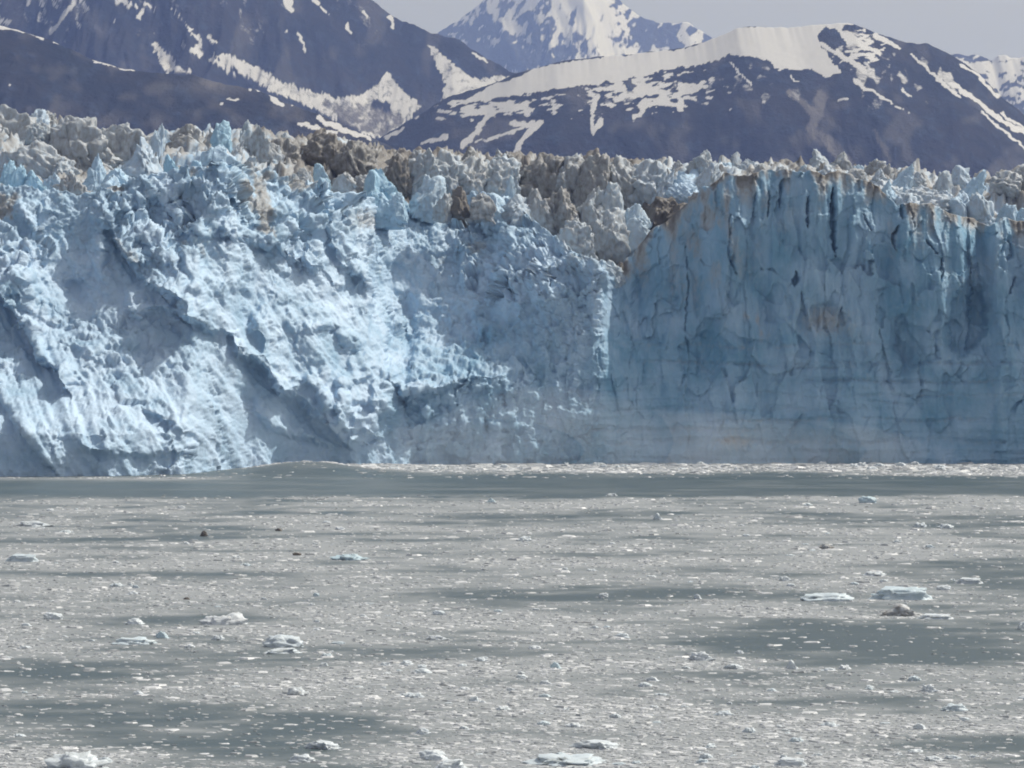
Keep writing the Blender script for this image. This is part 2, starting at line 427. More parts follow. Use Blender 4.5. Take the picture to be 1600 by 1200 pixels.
D2 = D2 - ridge([(552, 622), (580, 618), (606, 640)], 4, 3, 7, 12)
D2 = D2 - ridge([(460, 505), (520, 512), (550, 540)], 3, 3, 7, 15)
D2 = D2 - ridge([(120, 690), (200, 706), (300, 700)], 3, 3, 6, 30)
# bench at the foot of the hollow, with a lit upper side
D2 = D2 - ridge([(632, 612), (700, 594), (786, 584)], 4, 3.0, 5, 20)
D2 = D2 - ridge([(612, 585), (640, 612), (662, 650)], 5, 2, 5, 15)
# towers on the spur
def bump(px, row, rx, ry, amp, p=2):
    return amp * np.exp(-np.abs((PX - px) / rx) ** p - np.abs((ROW - row) / ry) ** p)
for b in [(785, 420, 16, 42, 4), (800, 380, 22, 22, 4), (850, 420, 16, 22, 4), (930, 425, 22, 26, 5), (895, 405, 25, 18, 3), (845, 465, 14, 16, 4), (815, 470, 9, 24, 3.5),
          (762, 525, 13, 13, 5), (700, 470, 20, 14, 1.5), (160, 350, 13, 62, 6), (40, 435, 45, 28, 6), (50, 335, 28, 26, 5), (300, 320, 26, 38, 4), (342, 300, 22, 44, 5),
          (375, 330, 14, 32, 4), (210, 480, 18, 18, 4), (135, 412, 14, 14, 3), (170, 430, 18, 26, 3), (610, 380, 30, 30, 4), (560, 360, 30, 25, 4), (640, 350, 40, 20, 4), (690, 370, 18, 25, 4),
          (440, 330, 30, 30, 3.5), (480, 350, 22, 40, 3.5), (745, 325, 38, 22, 4), (610, 630, 14, 60, 4), (1035, 545, 60, 40, 1.2), (1170, 570, 60, 40, 1.5)]:
    D2 = D2 - bump(*b)
for b in [(120, 455, 50, 34, 5), (250, 330, 40, 30, 4), (660, 490, 70, 55, 5), (240, 640, 28, 20, 3), (30, 550, 60, 40, 4), (590, 350, 30, 18, 3), (980, 470, 18, 60, 3), (1505, 505, 22, 45, 4, 4), (1420, 530, 40, 40, 2, 4), (1420, 560, 30, 25, 1.5, 4), (1210, 470, 30, 30, 1.5)]:
    D2 = D2 + bump(*b)

# clean wall on the right versus crumbled ice on the left
edge = PX + 0.45 * np.maximum(0, ROW - 470) + 26 * fbm(PX / 50, ROW / 50, PX * 0 + 61, 3)
wall = sstep(930, 985, edge) + sstep(600, 690, PX) * sstep(520, 600, ROW) * sstep(975, 940, PX) * 0.5
wall = np.clip(wall, 0, 1)
hollow = sstep(560, 620, PX) * sstep(960, 900, PX) * sstep(430, 500, ROW)
lump = np.clip(1 - wall - 0.3 * hollow, 0.0, 1)
# fractures in the wall: polylines, half width (m), depth (m)
CR = [([(1262, 306), (1261, 330), (1262, 356)], .6, 3), ([(1300, 292), (1301, 340), (1303, 372), (1307, 402)], 1.0, 4), ([(1244, 424), (1243, 436), (1241, 448)], 1.4, 3.5), 
      ([(1408, 318), (1411, 343)], .8, 3), ([(1404, 352), (1396, 372), (1400, 392)], .7, 3), ([(1348, 330), (1356, 350), (1363, 362)], .45, 2), ([(1446, 374), (1456, 388), (1464, 398)], .6, 2.5), ([(1470, 404), (1471, 425), (1466, 444)], .6, 2.2),
      ([(1576, 376), (1582, 398), (1572, 406)], .8, 2), ([(1202, 296), (1200, 340)], .45, 2), ([(1180, 300), (1176, 352)], .4, 1.5), ([(1220, 280), (1219, 325)], .5, 2),
      ([(1590, 430), (1578, 460)], .5, 2), ([(1072, 380), (1076, 450), (1070, 520)], .5, 1.6), ([(1140, 330), (1138, 400), (1150, 430)], .6, 1.6), 
      ([(1420, 324), (1430, 356)], .4, 1.2)]
rag = 2.2 * fbm(BPX / 9, BROW / 9, BPX * 0 + 31, 3, .6)
for pl, hw, dep in CR:
    best = np.full(PX.shape, 1e9); along = np.zeros(PX.shape); m = len(pl) - 1
    for k, (a, b) in enumerate(zip(pl[:-1], pl[1:])):
        d, t, _ = seg_dist(BPX + rag, BROW, a, b); c = d < best
        best = np.where(c, d, best); along = np.where(c, (k + t) / m, along)
    wv = hw * 3.2 * np.clip(4 * along * (1 - along), 0, 1) ** .6 * (0.35 + 0.9 * sstep(-.5, .5, perlin(BPX / 30, BROW / 11, BPX * 0 + hw * 9))) + .2
    D2 = D2 + dep * 1.1 * np.exp(-(best / wv) ** 4)
# broken out slabs with a sharp overhanging edge
for pg, dep in [([(1490, 470), (1500, 448), (1516, 430), (1526, 410), (1534, 450), (1542, 480), (1540, 520), (1520, 545), (1500, 562), (1488, 545), (1486, 500)], 3.0),
                ([(1522, 440), (1534, 455), (1543, 482), (1541, 515), (1526, 540), (1512, 552), (1520, 500)], 2.5), ([(1195, 470), (1215, 440), (1240, 470), (1235, 500), (1200, 505)], 1.6), ([(1405, 500), (1450, 515), (1470, 560), (1425, 575), (1400, 545)], 1.8),
                ([(1262, 480), (1300, 470), (1330, 500), (1300, 520), (1280, 515)], 1.4), ([(990, 440), (1040, 400), (1060, 470), (1030, 540), (985, 530)], 1.6), ([(1060, 540), (1110, 515), (1150, 545), (1100, 590), (1065, 580)], 1.5), ([(1560, 380), (1600, 360), (1620, 420), (1590, 450)], 1.4)]:
    ins = in_poly(BPX + rag * 2.2, BROW + 4 * fbm(BPX / 12, BROW / 12, BPX * 0 + 41, 3), pg).astype(float)
    for _ in range(2): ins[1:-1, 1:-1] = (ins[1:-1, 1:-1] * 2 + ins[:-2, 1:-1] + ins[2:, 1:-1] + ins[1:-1, :-2] + ins[1:-1, 2:]) / 6
    D2 = D2 + dep * ins
# horizontal partings low on the wall
strata_dirt = np.zeros(PX.shape)
for r0, p0, p1, hw, dep in [(540, 960, 1600, 3, .5), (568, 980, 1640, 3.2, 1.0), (596, 1240, 1640, 2.6, .9), (575, 1200, 1420, 2.2, .6), (618, 1180, 1640, 2.2, .6), (640, 900, 1350, 3, .6), (657, 1100, 1640, 3, .8), (672, 640, 1200, 4, .8), (690, 620, 1640, 5, 1.0), (505, 850, 960, 2, .5), (522, 820, 960, 2, .5), (630, 1340, 1440, 2, .8), (610, 780, 1000, 3, .5), (486, 850, 950, 1.5, .4)]:
    rr = r0 + 9 * perlin(PX / 140, PX * 0 + r0, PX * 0) + 3 * perlin(PX / 35, PX * 0 + r0, PX * 0 + 3)
    g = np.exp(-((ROW - rr) / hw) ** 2) * sstep(p0 - 30, p0 + 30, PX) * sstep(p1 + 30, p1 - 30, PX) * (0.45 + 0.55 * sstep(-0.3, 0.3, perlin(PX / 45, PX * 0 + r0 * 2.1, PX * 0)))
    D2 = D2 + dep * g; strata_dirt += g
# slabs and flutes of the wall
wq = 0.25 * fbm(X2 / 9, Z2 / 14, X2 * 0, 3)
low = sstep(735, 560, ROW)
for sx, sz, a0, a1, sd in ((9.0, 36.0, 2.0, 2.2, 2.2), (6.5, 9.0, 1.1, 1.3, 5.5), (4.2, 20.0, .7, .8, 7.7)):
    f1, f2, idn, ox, oy, oz = worley(X2 / sx + wq, X2 * 0 + sd, Z2 / sz - wq, True)
    D2 = D2 + wall * (.3 + .7 * low) * ((JIT[idn, 0] - .5) * a0 + (JIT[idn, 1] - .5) * 2 * a1 * ox + (JIT[idn, 2] - .5) * 2 * a1 * oz)
upw = .35 + .65 * sstep(660, 520, ROW)
D2 = D2 + wall * upw * (1.5 * fbm(X2 / 7, Z2 / 40, X2 * 0 + 2, 4, 0.55) - 1.5 * ridged(X2 / 8, Z2 / 36, X2 * 0 + 4, 3)) + wall * .5 * fbm(X2 / 30, Z2 / 2.6, X2 * 0 + 31, 3) * sstep(520, 600, ROW)
D2 = D2 + wall * 3.2 * fbm(X2 / 26, Z2 / 40, X2 * 0 + 12, 3)

P = np.stack([X2, D2, Z2], -1)
def grid_normals(P):
    du = np.gradient(P, axis=0); dv = np.gradient(P, axis=1)
    n = np.cross(du, dv); n /= np.linalg.norm(n, axis=-1, keepdims=True) + 1e-9
    return n
Nn = grid_normals(P)
for _ in range(6):                                             # soften so lumps swell outwards evenly
    Nn[1:-1, 1:-1] = (Nn[1:-1, 1:-1] * 2 + Nn[:-2, 1:-1] + Nn[2:, 1:-1] + Nn[1:-1, :-2] + Nn[1:-1, 2:]) / 6
Nn /= np.linalg.norm(Nn, axis=-1, keepdims=True)
def lumps(P, s, w=0.5):
    x, y, z = P[..., 0] / s, P[..., 1] / s, P[..., 2] / s
    q = w * fbm(x * 1.3, y * 1.3, z * 1.3, 2); q2 = w * perlin(x * 1.5 + 9, y * 1.5, z * 1.5)
    f1, f2, i = worley(x + q, y - q2, z + q2)
    return 0.55 * (0.6 - f1 * f1) + 0.30 * (i - 0.5) * sstep(0, .25, f2 - f1) + 0.45 * ridged(x * 1.1 + 4, y * 1.1, z * 1.1, 2) * .5
up = sstep(470, 340, ROW)                                      # upper tiers are blockier
spur = sstep(690, 760, PX) * sstep(965, 940, PX) * sstep(500, 450, ROW)
upk = np.clip(up + spur, 0, 1)
patch = 0.35 + 1.0 * sstep(-0.35, 0.45, fbm(X2 / 24, D2 / 24, Z2 / 24, 2))
pz = P * np.array([1, 1, .8])
disp = lump * (0.95 + 2.2 * upk) * patch * facets(P[..., 0] / 8.5, P[..., 1] / 8.5, P[..., 2] / 11.0, .25, .7)
disp += lump * (0.7 + 0.9 * upk) * patch * facets(P[..., 0] / 3.7, P[..., 1] / 3.7, P[..., 2] / 4.6, .3, .6)
P1 = P + Nn * disp[..., None]
soft = 0.55 + 0.45 * upk
disp2 = lump * soft * 0.36 * (0.7 + 0.5 * patch) * facets(P1[..., 0] / 1.7, P1[..., 1] / 1.7, P1[..., 2] / 1.9, .3, .8) + 0.45 * lump * soft * lumps(P1, 2.2) + (lump * soft * 0.36 + wall * 0.14) * fbm(P1[..., 0] / 0.9, P1[..., 1] / 0.9, P1[..., 2] / 0.9, 2)
# slides of crumbled ice: streaks along the fall line, down to the right
ca, sa = math.cos(R(-56)), math.sin(R(-56))
al = X2 * ca + Z2 * sa; ac = -X2 * sa + Z2 * ca
disp2 += lump * (0.75 * fbm(al / 18, ac / 2.8, X2 * 0 + 3, 3, .55) + 1.2 * fbm(al / 45, ac / 9, X2 * 0 + 13, 2)) * sstep(330, 380, ROW)
disp2 += hollow * (1.1 * fbm(X2 / 5, D2 / 5, Z2 / 5, 4, 0.62) + 1.1 * facets(X2 / 5.0, D2 / 5.0, Z2 / 6.5, .3, .7))
P2 = P1 + Nn * disp2[..., None]
P2[..., 2] = np.maximum(P2[..., 2], -3.5)

# colour of the ice itself: fresh blue ice, weathered white ice, grit
n_a = fbm(X2 / 14, D2 / 14, Z2 / 14, 4); n_b = fbm(X2 / 5, Z2 / 16, X2 * 0, 3)
PXs = PX + 0.42 * np.maximum(0, ROW - 470) + 30 * fbm(PX / 60, ROW / 60, PX * 0 + 51, 3)
fresh = 0.17 + 0.55 * wall * sstep(930, 1030, PXs) + 0.20 * wall * sstep(1030, 930, PXs) + 0.22 * hollow + 0.12 * up * lump + 0.30 * n_a
dirt = np.zeros(PX.shape)
near_top = (cz[:, None] - Z2)
rightw = sstep(950, 1000, PX)
dirt += rightw * (0.62 * np.exp(-near_top / 3.0) * sstep(-.5, .4, n_a + n_b) + 0.30 * np.exp(-near_top / 16) * sstep(0, .5, n_b) )
dirt += rightw * (0.26 * bump(1110, 370, 60, 90, 1) * sstep(-.3, .5, n_a + n_b) + 0.05 * sstep(0.1, 0.7, n_a + .5 * n_b) + 0.12 * np.clip(strata_dirt, 0, 1))
dirt += 0.10 * np.clip(strata_dirt, 0, 1) * (1 - rightw)
dirt += 0.55 * bump(1180, 500, 25, 30, 1) * sstep(0, .4, n_b) + 0.7 * bump(970, 420, 18, 14, 1) + 0.28 * bump(1145, 690, 25, 16, 1) + 0.35 * bump(1290, 500, 40, 25, 1)
dirt += (1 - rightw) * up * 0.45 * sstep(0.25, 0.7, n_a + 0.4 * n_b) + 0.65 * bump(720, 330, 45, 16, 1) + 0.35 * bump(580, 345, 40, 20, 1)

# roll over behind the crest and run back under the glacier's surface
crestP = P2[:, -1]
back = []
for k in range(1, NB + 1):
    s = k / NB
    back.append(np.stack([crestP[:, 0] * (1 + 0.02 * s), crestP[:, 1] + 1.2 * k + 10 * s * s, crestP[:, 2] - 9 * s * s + 0.7 * lumps(crestP + np.array([0, 2.0 * k, 0]), 4.0)], -1))
PB = np.stack(back, 1)
PF = np.concatenate([P2, PB], 1)
fr = np.concatenate([fresh, np.repeat(fresh[:, -1:], NB, 1)], 1); dr = np.concatenate([dirt, np.repeat(dirt[:, -1:], NB, 1)], 1)

glacier = obj('glacier', None, label='wide blue and white glacier front with a broken crest standing in grey water', category='glacier')
glacier.location = (0, 1000, 0)
def gpart(name, me, mat, loc=(0, 0, 0)):
    o = obj(name, me, mat, glacier); o.matrix_parent_inverse = Matrix.Translation((0, -1000, 0)); o.location = loc
    return o
split = int(np.searchsorted(fx, wx(955, 1012)))
nfz = NZ + NB
def face_piece(name, a, b, label):
    o = gpart(name, mesh_from(name, PF[a:b], grid_faces(b - a, nfz), True, {'fresh': fr[a:b], 'dirt': dr[a:b]}), ICE_FACE)
    o['label'] = label
face_piece('ice_slope', 0, split + 1, 'crumbled white slope of collapsed ice, sunlit')
face_piece('ice_cliff', split, len(fx), 'sheer shaded blue ice cliff with dark cracks')

# ------------------------------------------------------------------ the glacier's broken upper surface
SKY = [(-420, 150), (-200, 160), (0, 185), (60, 190), (120, 205), (200, 222), (260, 214), (330, 205), (420, 210), (480, 216), (560, 226), (650, 240), (780, 246), (850, 250), (920, 248), (1000, 255), (1100, 260), (1140, 268), (1200, 264),
       (1300, 268), (1400, 272), (1500, 282), (1560, 282), (1620, 276), (1850, 250), (2100, 240)]
tx = np.concatenate([np.linspace(-330, -190, 40)[:-1], np.linspace(-190, 200, 620), np.linspace(200, 350, 40)[1:]])
NT = 190
yc = np.interp(tx, fx, crestP[:, 1]); zc = np.interp(tx, fx, crestP[:, 2])
sv = np.concatenate([np.linspace(0, 1, NT - 14) ** 1.35 * 330, np.linspace(360, 3600, 14)])
TXg = np.repeat(tx[:, None], NT, 1) * (1 + sv[None, :] / 1100.0)
TY = yc[:, None] + 7 + sv[None, :]
pxs = 800 + TXg / TY * F
DS = 150 - 40 * sstep(900, 1300, pxs) - 30 * sstep(300, 0, pxs)
dsky = yc[:, None] + 7 + DS
zs = H + (HOR - pts_interp(SKY, pxs)) / F * dsky
zc0 = zc[:, None] - 5.5
tq = np.clip(sv[None, :] / DS, 0, 1)
TZ = zc0 + (zs - zc0) * (0.35 * tq + 0.65 * sstep(0, 1, tq))
TZ = TZ - 0.012 * np.maximum(0, sv[None, :] - DS)
ampl = sstep(-2, 14, sv)[None, :]
q1 = 5 * perlin(TXg / 20, TY / 20, TXg * 0); q2 = 5 * perlin(TXg / 20 + 30, TY / 20, TXg * 0)
rd = ridged((TXg + q1) / 17, (TY + q2) / 24, TXg * 0 + 1.5, 4, 0.55)
TZ = TZ + ampl * (6.5 * (rd - 0.55) + 1.4 * fbm(TXg / 5, TY / 5, TXg * 0 + 6, 3)) * (1 - 0.6 * sstep(300, 900, sv)[None, :])
qf = sstep(700, 300, sv)[None, :] * ampl
blk = facets(TXg / 8.0, TY / 11.0, TXg * 0 + 3.5, .3, 1.3, .8); blk2 = facets(TXg / 3.2, TY / 4.6, TXg * 0 + 8.5, .3, 1.2, .8)
TZ = TZ + qf * (3.0 * blk + 1.3 * blk2)
cl = sstep(1010, 985, pxs) * sstep(800, 830, pxs) * np.exp(-((sv[None, :] - 18) / 40) ** 2)
tf = 0.10 + 0.25 * fbm(TXg / 16, TY / 16, TZ / 16, 3) + 0.22 * blk + TXg * 0
td = 0.34 + 0.25 * blk2 + 0.35 * fbm(TXg / 25, TY / 25, TXg * 0 + 5, 3) + 0.35 * sstep(400, 480, pxs) * sstep(1080, 980, pxs) + 0.12 * sstep(1100, 1300, pxs)
gpart('ice_surface', mesh_from('ice_surface', np.stack([TXg, TY, TZ], -1), grid_faces(len(tx), NT), True, {'fresh': tf, 'dirt': td}), ICE_FACE)['label'] = 'grey crevassed upper surface of the glacier'
def top_z(x, y):
    i = int(np.argmin(np.abs(tx * (1 + max(0, y - 1000) / 1100.0) - x)))
    j = int(np.argmin(np.abs(TY[i] - y)))
    return float(TZ[i, j])

# ------------------------------------------------------------------ seracs: towers, fins, humps and blocks of ice
def ico(sub):
    import bmesh
    bm = bmesh.new(); bmesh.ops.create_icosphere(bm, subdivisions=sub, radius=1.0)
    V = np.array([v.co[:] for v in bm.verts]); Fc = np.array([[v.index for v in f.verts] for f in bm.faces]); bm.free()
    return V, Fc
ICO5 = ico(5); ICO4 = ico(4); ICO3 = ico(3)
def cut_planes(V, r, n, lo, hi, tilt):
    for _ in range(n):
        a = r.uniform(0, 2 * math.pi); e = r.uniform(*tilt)
        nrm = np.array([math.cos(a) * math.cos(e), math.sin(a) * math.cos(e), math.sin(e)]); off = r.uniform(lo, hi)
        d = V @ nrm - off
        V = V - np.maximum(d, 0)[:, None] * nrm * 0.96
    return V
def serac_mesh(kind, seed):
    r = np.random.default_rng(seed); V, Fc = ICO5; V = V.copy(); o = seed * 3.71
    if kind == 'pinnacle':
        V = np.sign(V) * np.abs(V) ** 0.8; V = cut_planes(V, r, 9, .45, .8, (-.1, .5))
        z = (V[:, 2] + 1) / 2; k = 1 - 0.86 * np.clip(z, 0, 1) ** 0.9
        V[:, 0] = V[:, 0] * k + r.uniform(-.25, .25) * z; V[:, 1] *= k
        amp = .16; fl = 3.2
    elif kind == 'fin':
        V = np.sign(V) * np.abs(V) ** 0.7; V = cut_planes(V, r, 7, .45, .85, (-.1, .7))
        z = (V[:, 2] + 1) / 2; V[:, 1] *= 0.75 - 0.55 * z; V[:, 0] = V[:, 0] * (1 - .75 * np.clip(z, 0, 1)) + r.choice([-1, 1]) * .45 * z ** 1.5
        amp = .12; fl = 2.6
    elif kind == 'hump':
        z = (V[:, 2] + 1) / 2; V[:, 0] += 0.45 * (1 - z); amp = .34; fl = 2.7
        V = cut_planes(V, r, 9, .5, .85, (-.2, .8))
    else:
        V = np.sign(V) * np.abs(V) ** 0.6; V = cut_planes(V, r, 13, .42, .8, (-.3, .9)); amp = .13; fl = 2.2
        z = (V[:, 2] + 1) / 2; k = 1 - .3 * np.clip(z, 0, 1); V[:, 0] *= k; V[:, 1] *= k
    L = np.linalg.norm(V, axis=1, keepdims=True) + 1e-6; nr = V / L
    sx = V[:, 0] + (0.75 if kind == 'hump' else 0.3) * V[:, 2]
    d = amp * ridged(sx * fl + o, V[:, 1] * fl + o, V[:, 2] * fl * (0.2 if kind == 'hump' else 0.34), 5, .58) + amp * .7 * fbm(V[:, 0] * 3 + o, V[:, 1] * 3, V[:, 2] * 3 - o, 4, .55)
    d = d * .75 + .16 * facets(V[:, 0] * 2.2 + o, V[:, 1] * 2.2, V[:, 2] * 1.7, .2, .8) + .075 * facets(V[:, 0] * 5 + o, V[:, 1] * 5, V[:, 2] * 4, .2, .9)
    V = V + nr * d[:, None]
    lo, hi = V.min(0), V.max(0)
    V = (V - (lo + hi) / 2) / (hi - lo); V[:, 2] += 0.5
    return mesh_from('serac', V, Fc, True)
SER = {k: [serac_mesh(k, 100 * i + j) for j in range(6)] for i, k in enumerate(('pinnacle', 'fin', 'hump', 'block'))}
for L in SER.values():
    for me in L: me.materials.append(ICE_OBJ)
sc_n = 0
def serac(px, r_top, r_bot, wpx, kind, dirt, blue, d, depth=0.9, turn=None, name='serac'):
    global sc_n
    x, z0, z1 = wx(px, d), wz(r_bot, d), wz(r_top, d)
    wid = wpx / F * d
    o = gpart(name, SER[kind][sc_n * 7 // 3 % 6], None, (x, d, z0 - 4.0)); sc_n += 1
    o.scale = (wid * (-1 if (kind != 'hump' and random.random() < .5) else 1), wid * depth, z1 - z0 + 4.0)
    o.rotation_euler = (random.uniform(-.12, .12), random.uniform(-.05, .28), (random.uniform(-.6, .6) if turn is None else turn))
    o.color = (max(0, min(1, dirt * (1.0 if dirt < .45 or dirt > .8 else .85))), max(0, min(1, blue)), random.random(), 1)
    return o
BIG = [(22, 163, 290, 210, 'hump', .46, 0, 1062, .5), (118, 180, 290, 190, 'hump', .46, 0, 1050, .5), (186, 189, 285, 140, 'hump', .46, 0, 1058, .5), (-80, 168, 290, 210, 'hump', .3, 0, 1056, .5), (60, 222, 296, 140, 'hump', .36, .05, 1018, .5),
       (143, 238, 292, 40, 'fin', .05, .3, 1008), (216, 214, 278, 72, 'fin', .2, .1, 1020), (240, 191, 250, 34, 'block', .2, .1, 1050), (290, 193, 262, 72, 'block', .55, .05, 1074), (325, 200, 262, 44, 'fin', .5, .1, 1066),
       (343, 187, 236, 44, 'block', .08, .8, 1044), (338, 226, 262, 60, 'block', .05, .25, 1018), (382, 184, 232, 36, 'block', .3, .4, 1064), (402, 196, 262, 46, 'hump', .38, .05, 1060), (362, 215, 262, 34, 'fin', .35, .1, 1040),
       (10, 248, 300, 34, 'block', .05, .85, 985), (28, 256, 302, 40, 'block', .05, .8, 981), (52, 264, 304, 44, 'block', .05, .75, 978), (112, 268, 334, 78, 'hump', .52, 0, 976), (186, 300, 326, 42, 'block', .62, 0, 977), (165, 270, 312, 60, 'block', .08, .3, 984), (185, 262, 300, 50, 'block', .02, .35, 990),
       (265, 240, 266, 30, 'block', 0, .85, 1002), (286, 258, 282, 28, 'block', .3, .4, 992), (312, 250, 276, 30, 'block', 0, .7, 990), (376, 242, 280, 62, 'fin', .35, .3, 1004), (345, 248, 285, 40, 'block', 0, .4, 985), (410, 264, 285, 44, 'block', .5, .2, 998),
       (450, 214, 292, 92, 'hump', .66, .1, 1080), (500, 204, 275, 96, 'hump', .78, .05, 1092), (548, 214, 290, 86, 'hump', .7, .05, 1080), (425, 222, 262, 50, 'block', .45, .1, 1070), (505, 254, 282, 28, 'block', .15, .8, 1036), (470, 262, 290, 40, 'block', .4, .2, 1030), (540, 268, 296, 44, 'block', .4, .1, 1034), (495, 275, 300, 40, 'block', .1, .6, 1008), (450, 270, 294, 34, 'block', .35, .4, 1004),
       (580, 264, 322, 44, 'block', .05, .8, 1046), (606, 262, 322, 66, 'fin', .05, .75, 1048), (566, 294, 330, 40, 'block', .03, .7, 1032), (598, 300, 340, 66, 'block', .03, .5, 1034), (622, 300, 332, 34, 'block', 0, .45, 1024), (660, 268, 330, 60, 'block', .2, .3, 1056),
       (622, 238, 300, 44, 'hump', .78, 0, 1070), (652, 229, 312, 80, 'hump', .35, .15, 1076), (692, 233, 322, 92, 'hump', .34, .15, 1080), (726, 239, 326, 80, 'hump', .4, .15, 1078), (757, 244, 318, 82, 'hump', .35, .2, 1086), (792, 239, 310, 86, 'hump', .3, .15, 1092),
       (786, 266, 345, 44, 'fin', .2, .4, 1058), (776, 300, 352, 60, 'block', .1, .3, 1052), (715, 290, 326, 36, 'block', .85, 0, 1044), (745, 300, 330, 50, 'block', .5, .15, 1042), (690, 300, 330, 34, 'block', .45, .25, 1042), (815, 302, 362, 66, 'block', .25, .2, 1050),
       (848, 238, 330, 110, 'hump', .68, .1, 1092), (888, 237, 340, 88, 'hump', .48, .05, 1088), (928, 237, 346, 92, 'hump', .58, .1, 1080), (966, 242, 330, 86, 'hump', .4, .1, 1082), (1008, 247, 325, 92, 'hump', .3, .05, 1080), (1035, 262, 316, 46, 'fin', .25, .05, 1074), (905, 286, 372, 66, 'block', .35, .15, 1060), (868, 290, 372, 76, 'hump', .62, .1, 1058), (836, 292, 366, 66, 'block', .5, .15, 1052),
       (962, 284, 390, 66, 'block', .3, .2, 1060), (932, 312, 412, 90, 'hump', .35, .2, 1052), (895, 338, 412, 76, 'hump', .35, .2, 1046), (985, 316, 412, 66, 'block', .2, .25, 1058), (1000, 356, 420, 44, 'hump', .3, .2, 1062), (972, 376, 428, 36, 'hump', .3, .2, 1056), (968, 408, 436, 26, 'block', .9, 0, 1046),
       (1030, 306, 358, 84, 'block', 1, 0, 1066), (1005, 298, 350, 40, 'fin', .95, 0, 1072), (1052, 312, 345, 44, 'block', .95, 0, 1062), (1072, 268, 300, 64, 'fin', .05, .1, 1076), (1062, 284, 316, 56, 'hump', .05, .1, 1070), (1100, 250, 292, 40, 'block', .3, .1, 1090), (1090, 300, 345, 40, 'block', .6, .1, 1048),
       (1182, 254, 285, 28, 'block', .4, .1, 1060), (1222, 258, 285, 40, 'hump', .45, .1, 1050), (1260, 262, 285, 36, 'hump', .45, .05, 1046), (1300, 257, 285, 44, 'hump', .3, .05, 1056), (1404, 252, 288, 34, 'fin', .1, .2, 1080), (1512, 260, 312, 40, 'fin', .05, .35, 1070), (1370, 262, 290, 36, 'block', .3, .15, 1078), (1430, 268, 300, 38, 'block', .35, .15, 1086), (1470, 266, 300, 34, 'block', .3, .15, 1088),
       (1570, 266, 300, 70, 'hump', .45, .05, 1090), (1600, 256, 300, 54, 'hump', .4, .1, 1096), (1385, 280, 325, 80, 'hump', .3, .02, 1052), (1440, 290, 330, 90, 'hump', .3, .02, 1050), (1420, 300, 335, 60, 'hump', .25, .05, 1040), (1490, 296, 336, 60, 'block', .15, .2, 1052), (1530, 300, 346, 56, 'block', .25, .2, 1050), (1575, 318, 350, 50, 'block', .1, .4, 1042), (1600, 325, 355, 40, 'block', .1, .5, 1040),
       (1330, 262, 290, 40, 'block', .4, .05, 1060), (1120, 280, 310, 34, 'block', .5, .1, 1040)]
for s in BIG: serac(*s)
# smaller broken pieces strewn over the surface behind the crest
n_small = 0
while n_small < 165:
    px = random.uniform(-120, 1720)
    cr = float(pts_interp(CREST, px)); sk = float(pts_interp(SKY, px))
    q = random.random() ** 1.2
    cyx = float(np.interp(wx(px, 1000), fx, crestP[:, 1])); d = cyx + 9 + q * 120
    zt = top_z(wx(px, d), d)
    wpx = random.uniform(18, 50); h = wpx / F * d * random.uniform(.3, .85)
    row_b = HOR - (zt - H) / d * F
    mor = max(0.0, min(1.0, (px - 420) / 60)) * max(0.0, min(1.0, (1080 - px) / 60))
    dirt = random.uniform(.12, .5) + .2 * mor; blue = random.choice([0, .1, .2, .3, .5]) * (1 - dirt)
    if q < .15: blue += .25; dirt *= .5
    serac(px, row_b - h / d * F, row_b, wpx, random.choice(['block', 'block', 'hump', 'hump', 'fin']), dirt, blue, d, random.uniform(.7, 1.2)); n_small += 1

# ------------------------------------------------------------------ mountains
def line_mask(px, py, pl, w0, w1=None):
    best = np.zeros(px.shape); w1 = w0 if w1 is None else w1; n = len(pl) - 1
    for i, (a, b) in enumerate(zip(pl[:-1], pl[1:])):
        d, t, _ = seg_dist(px, py, a, b); ww = w0 + (w1 - w0) * (i + t) / n
        best = np.maximum(best, sstep(1.3, 0.7, d / ww))
    return best

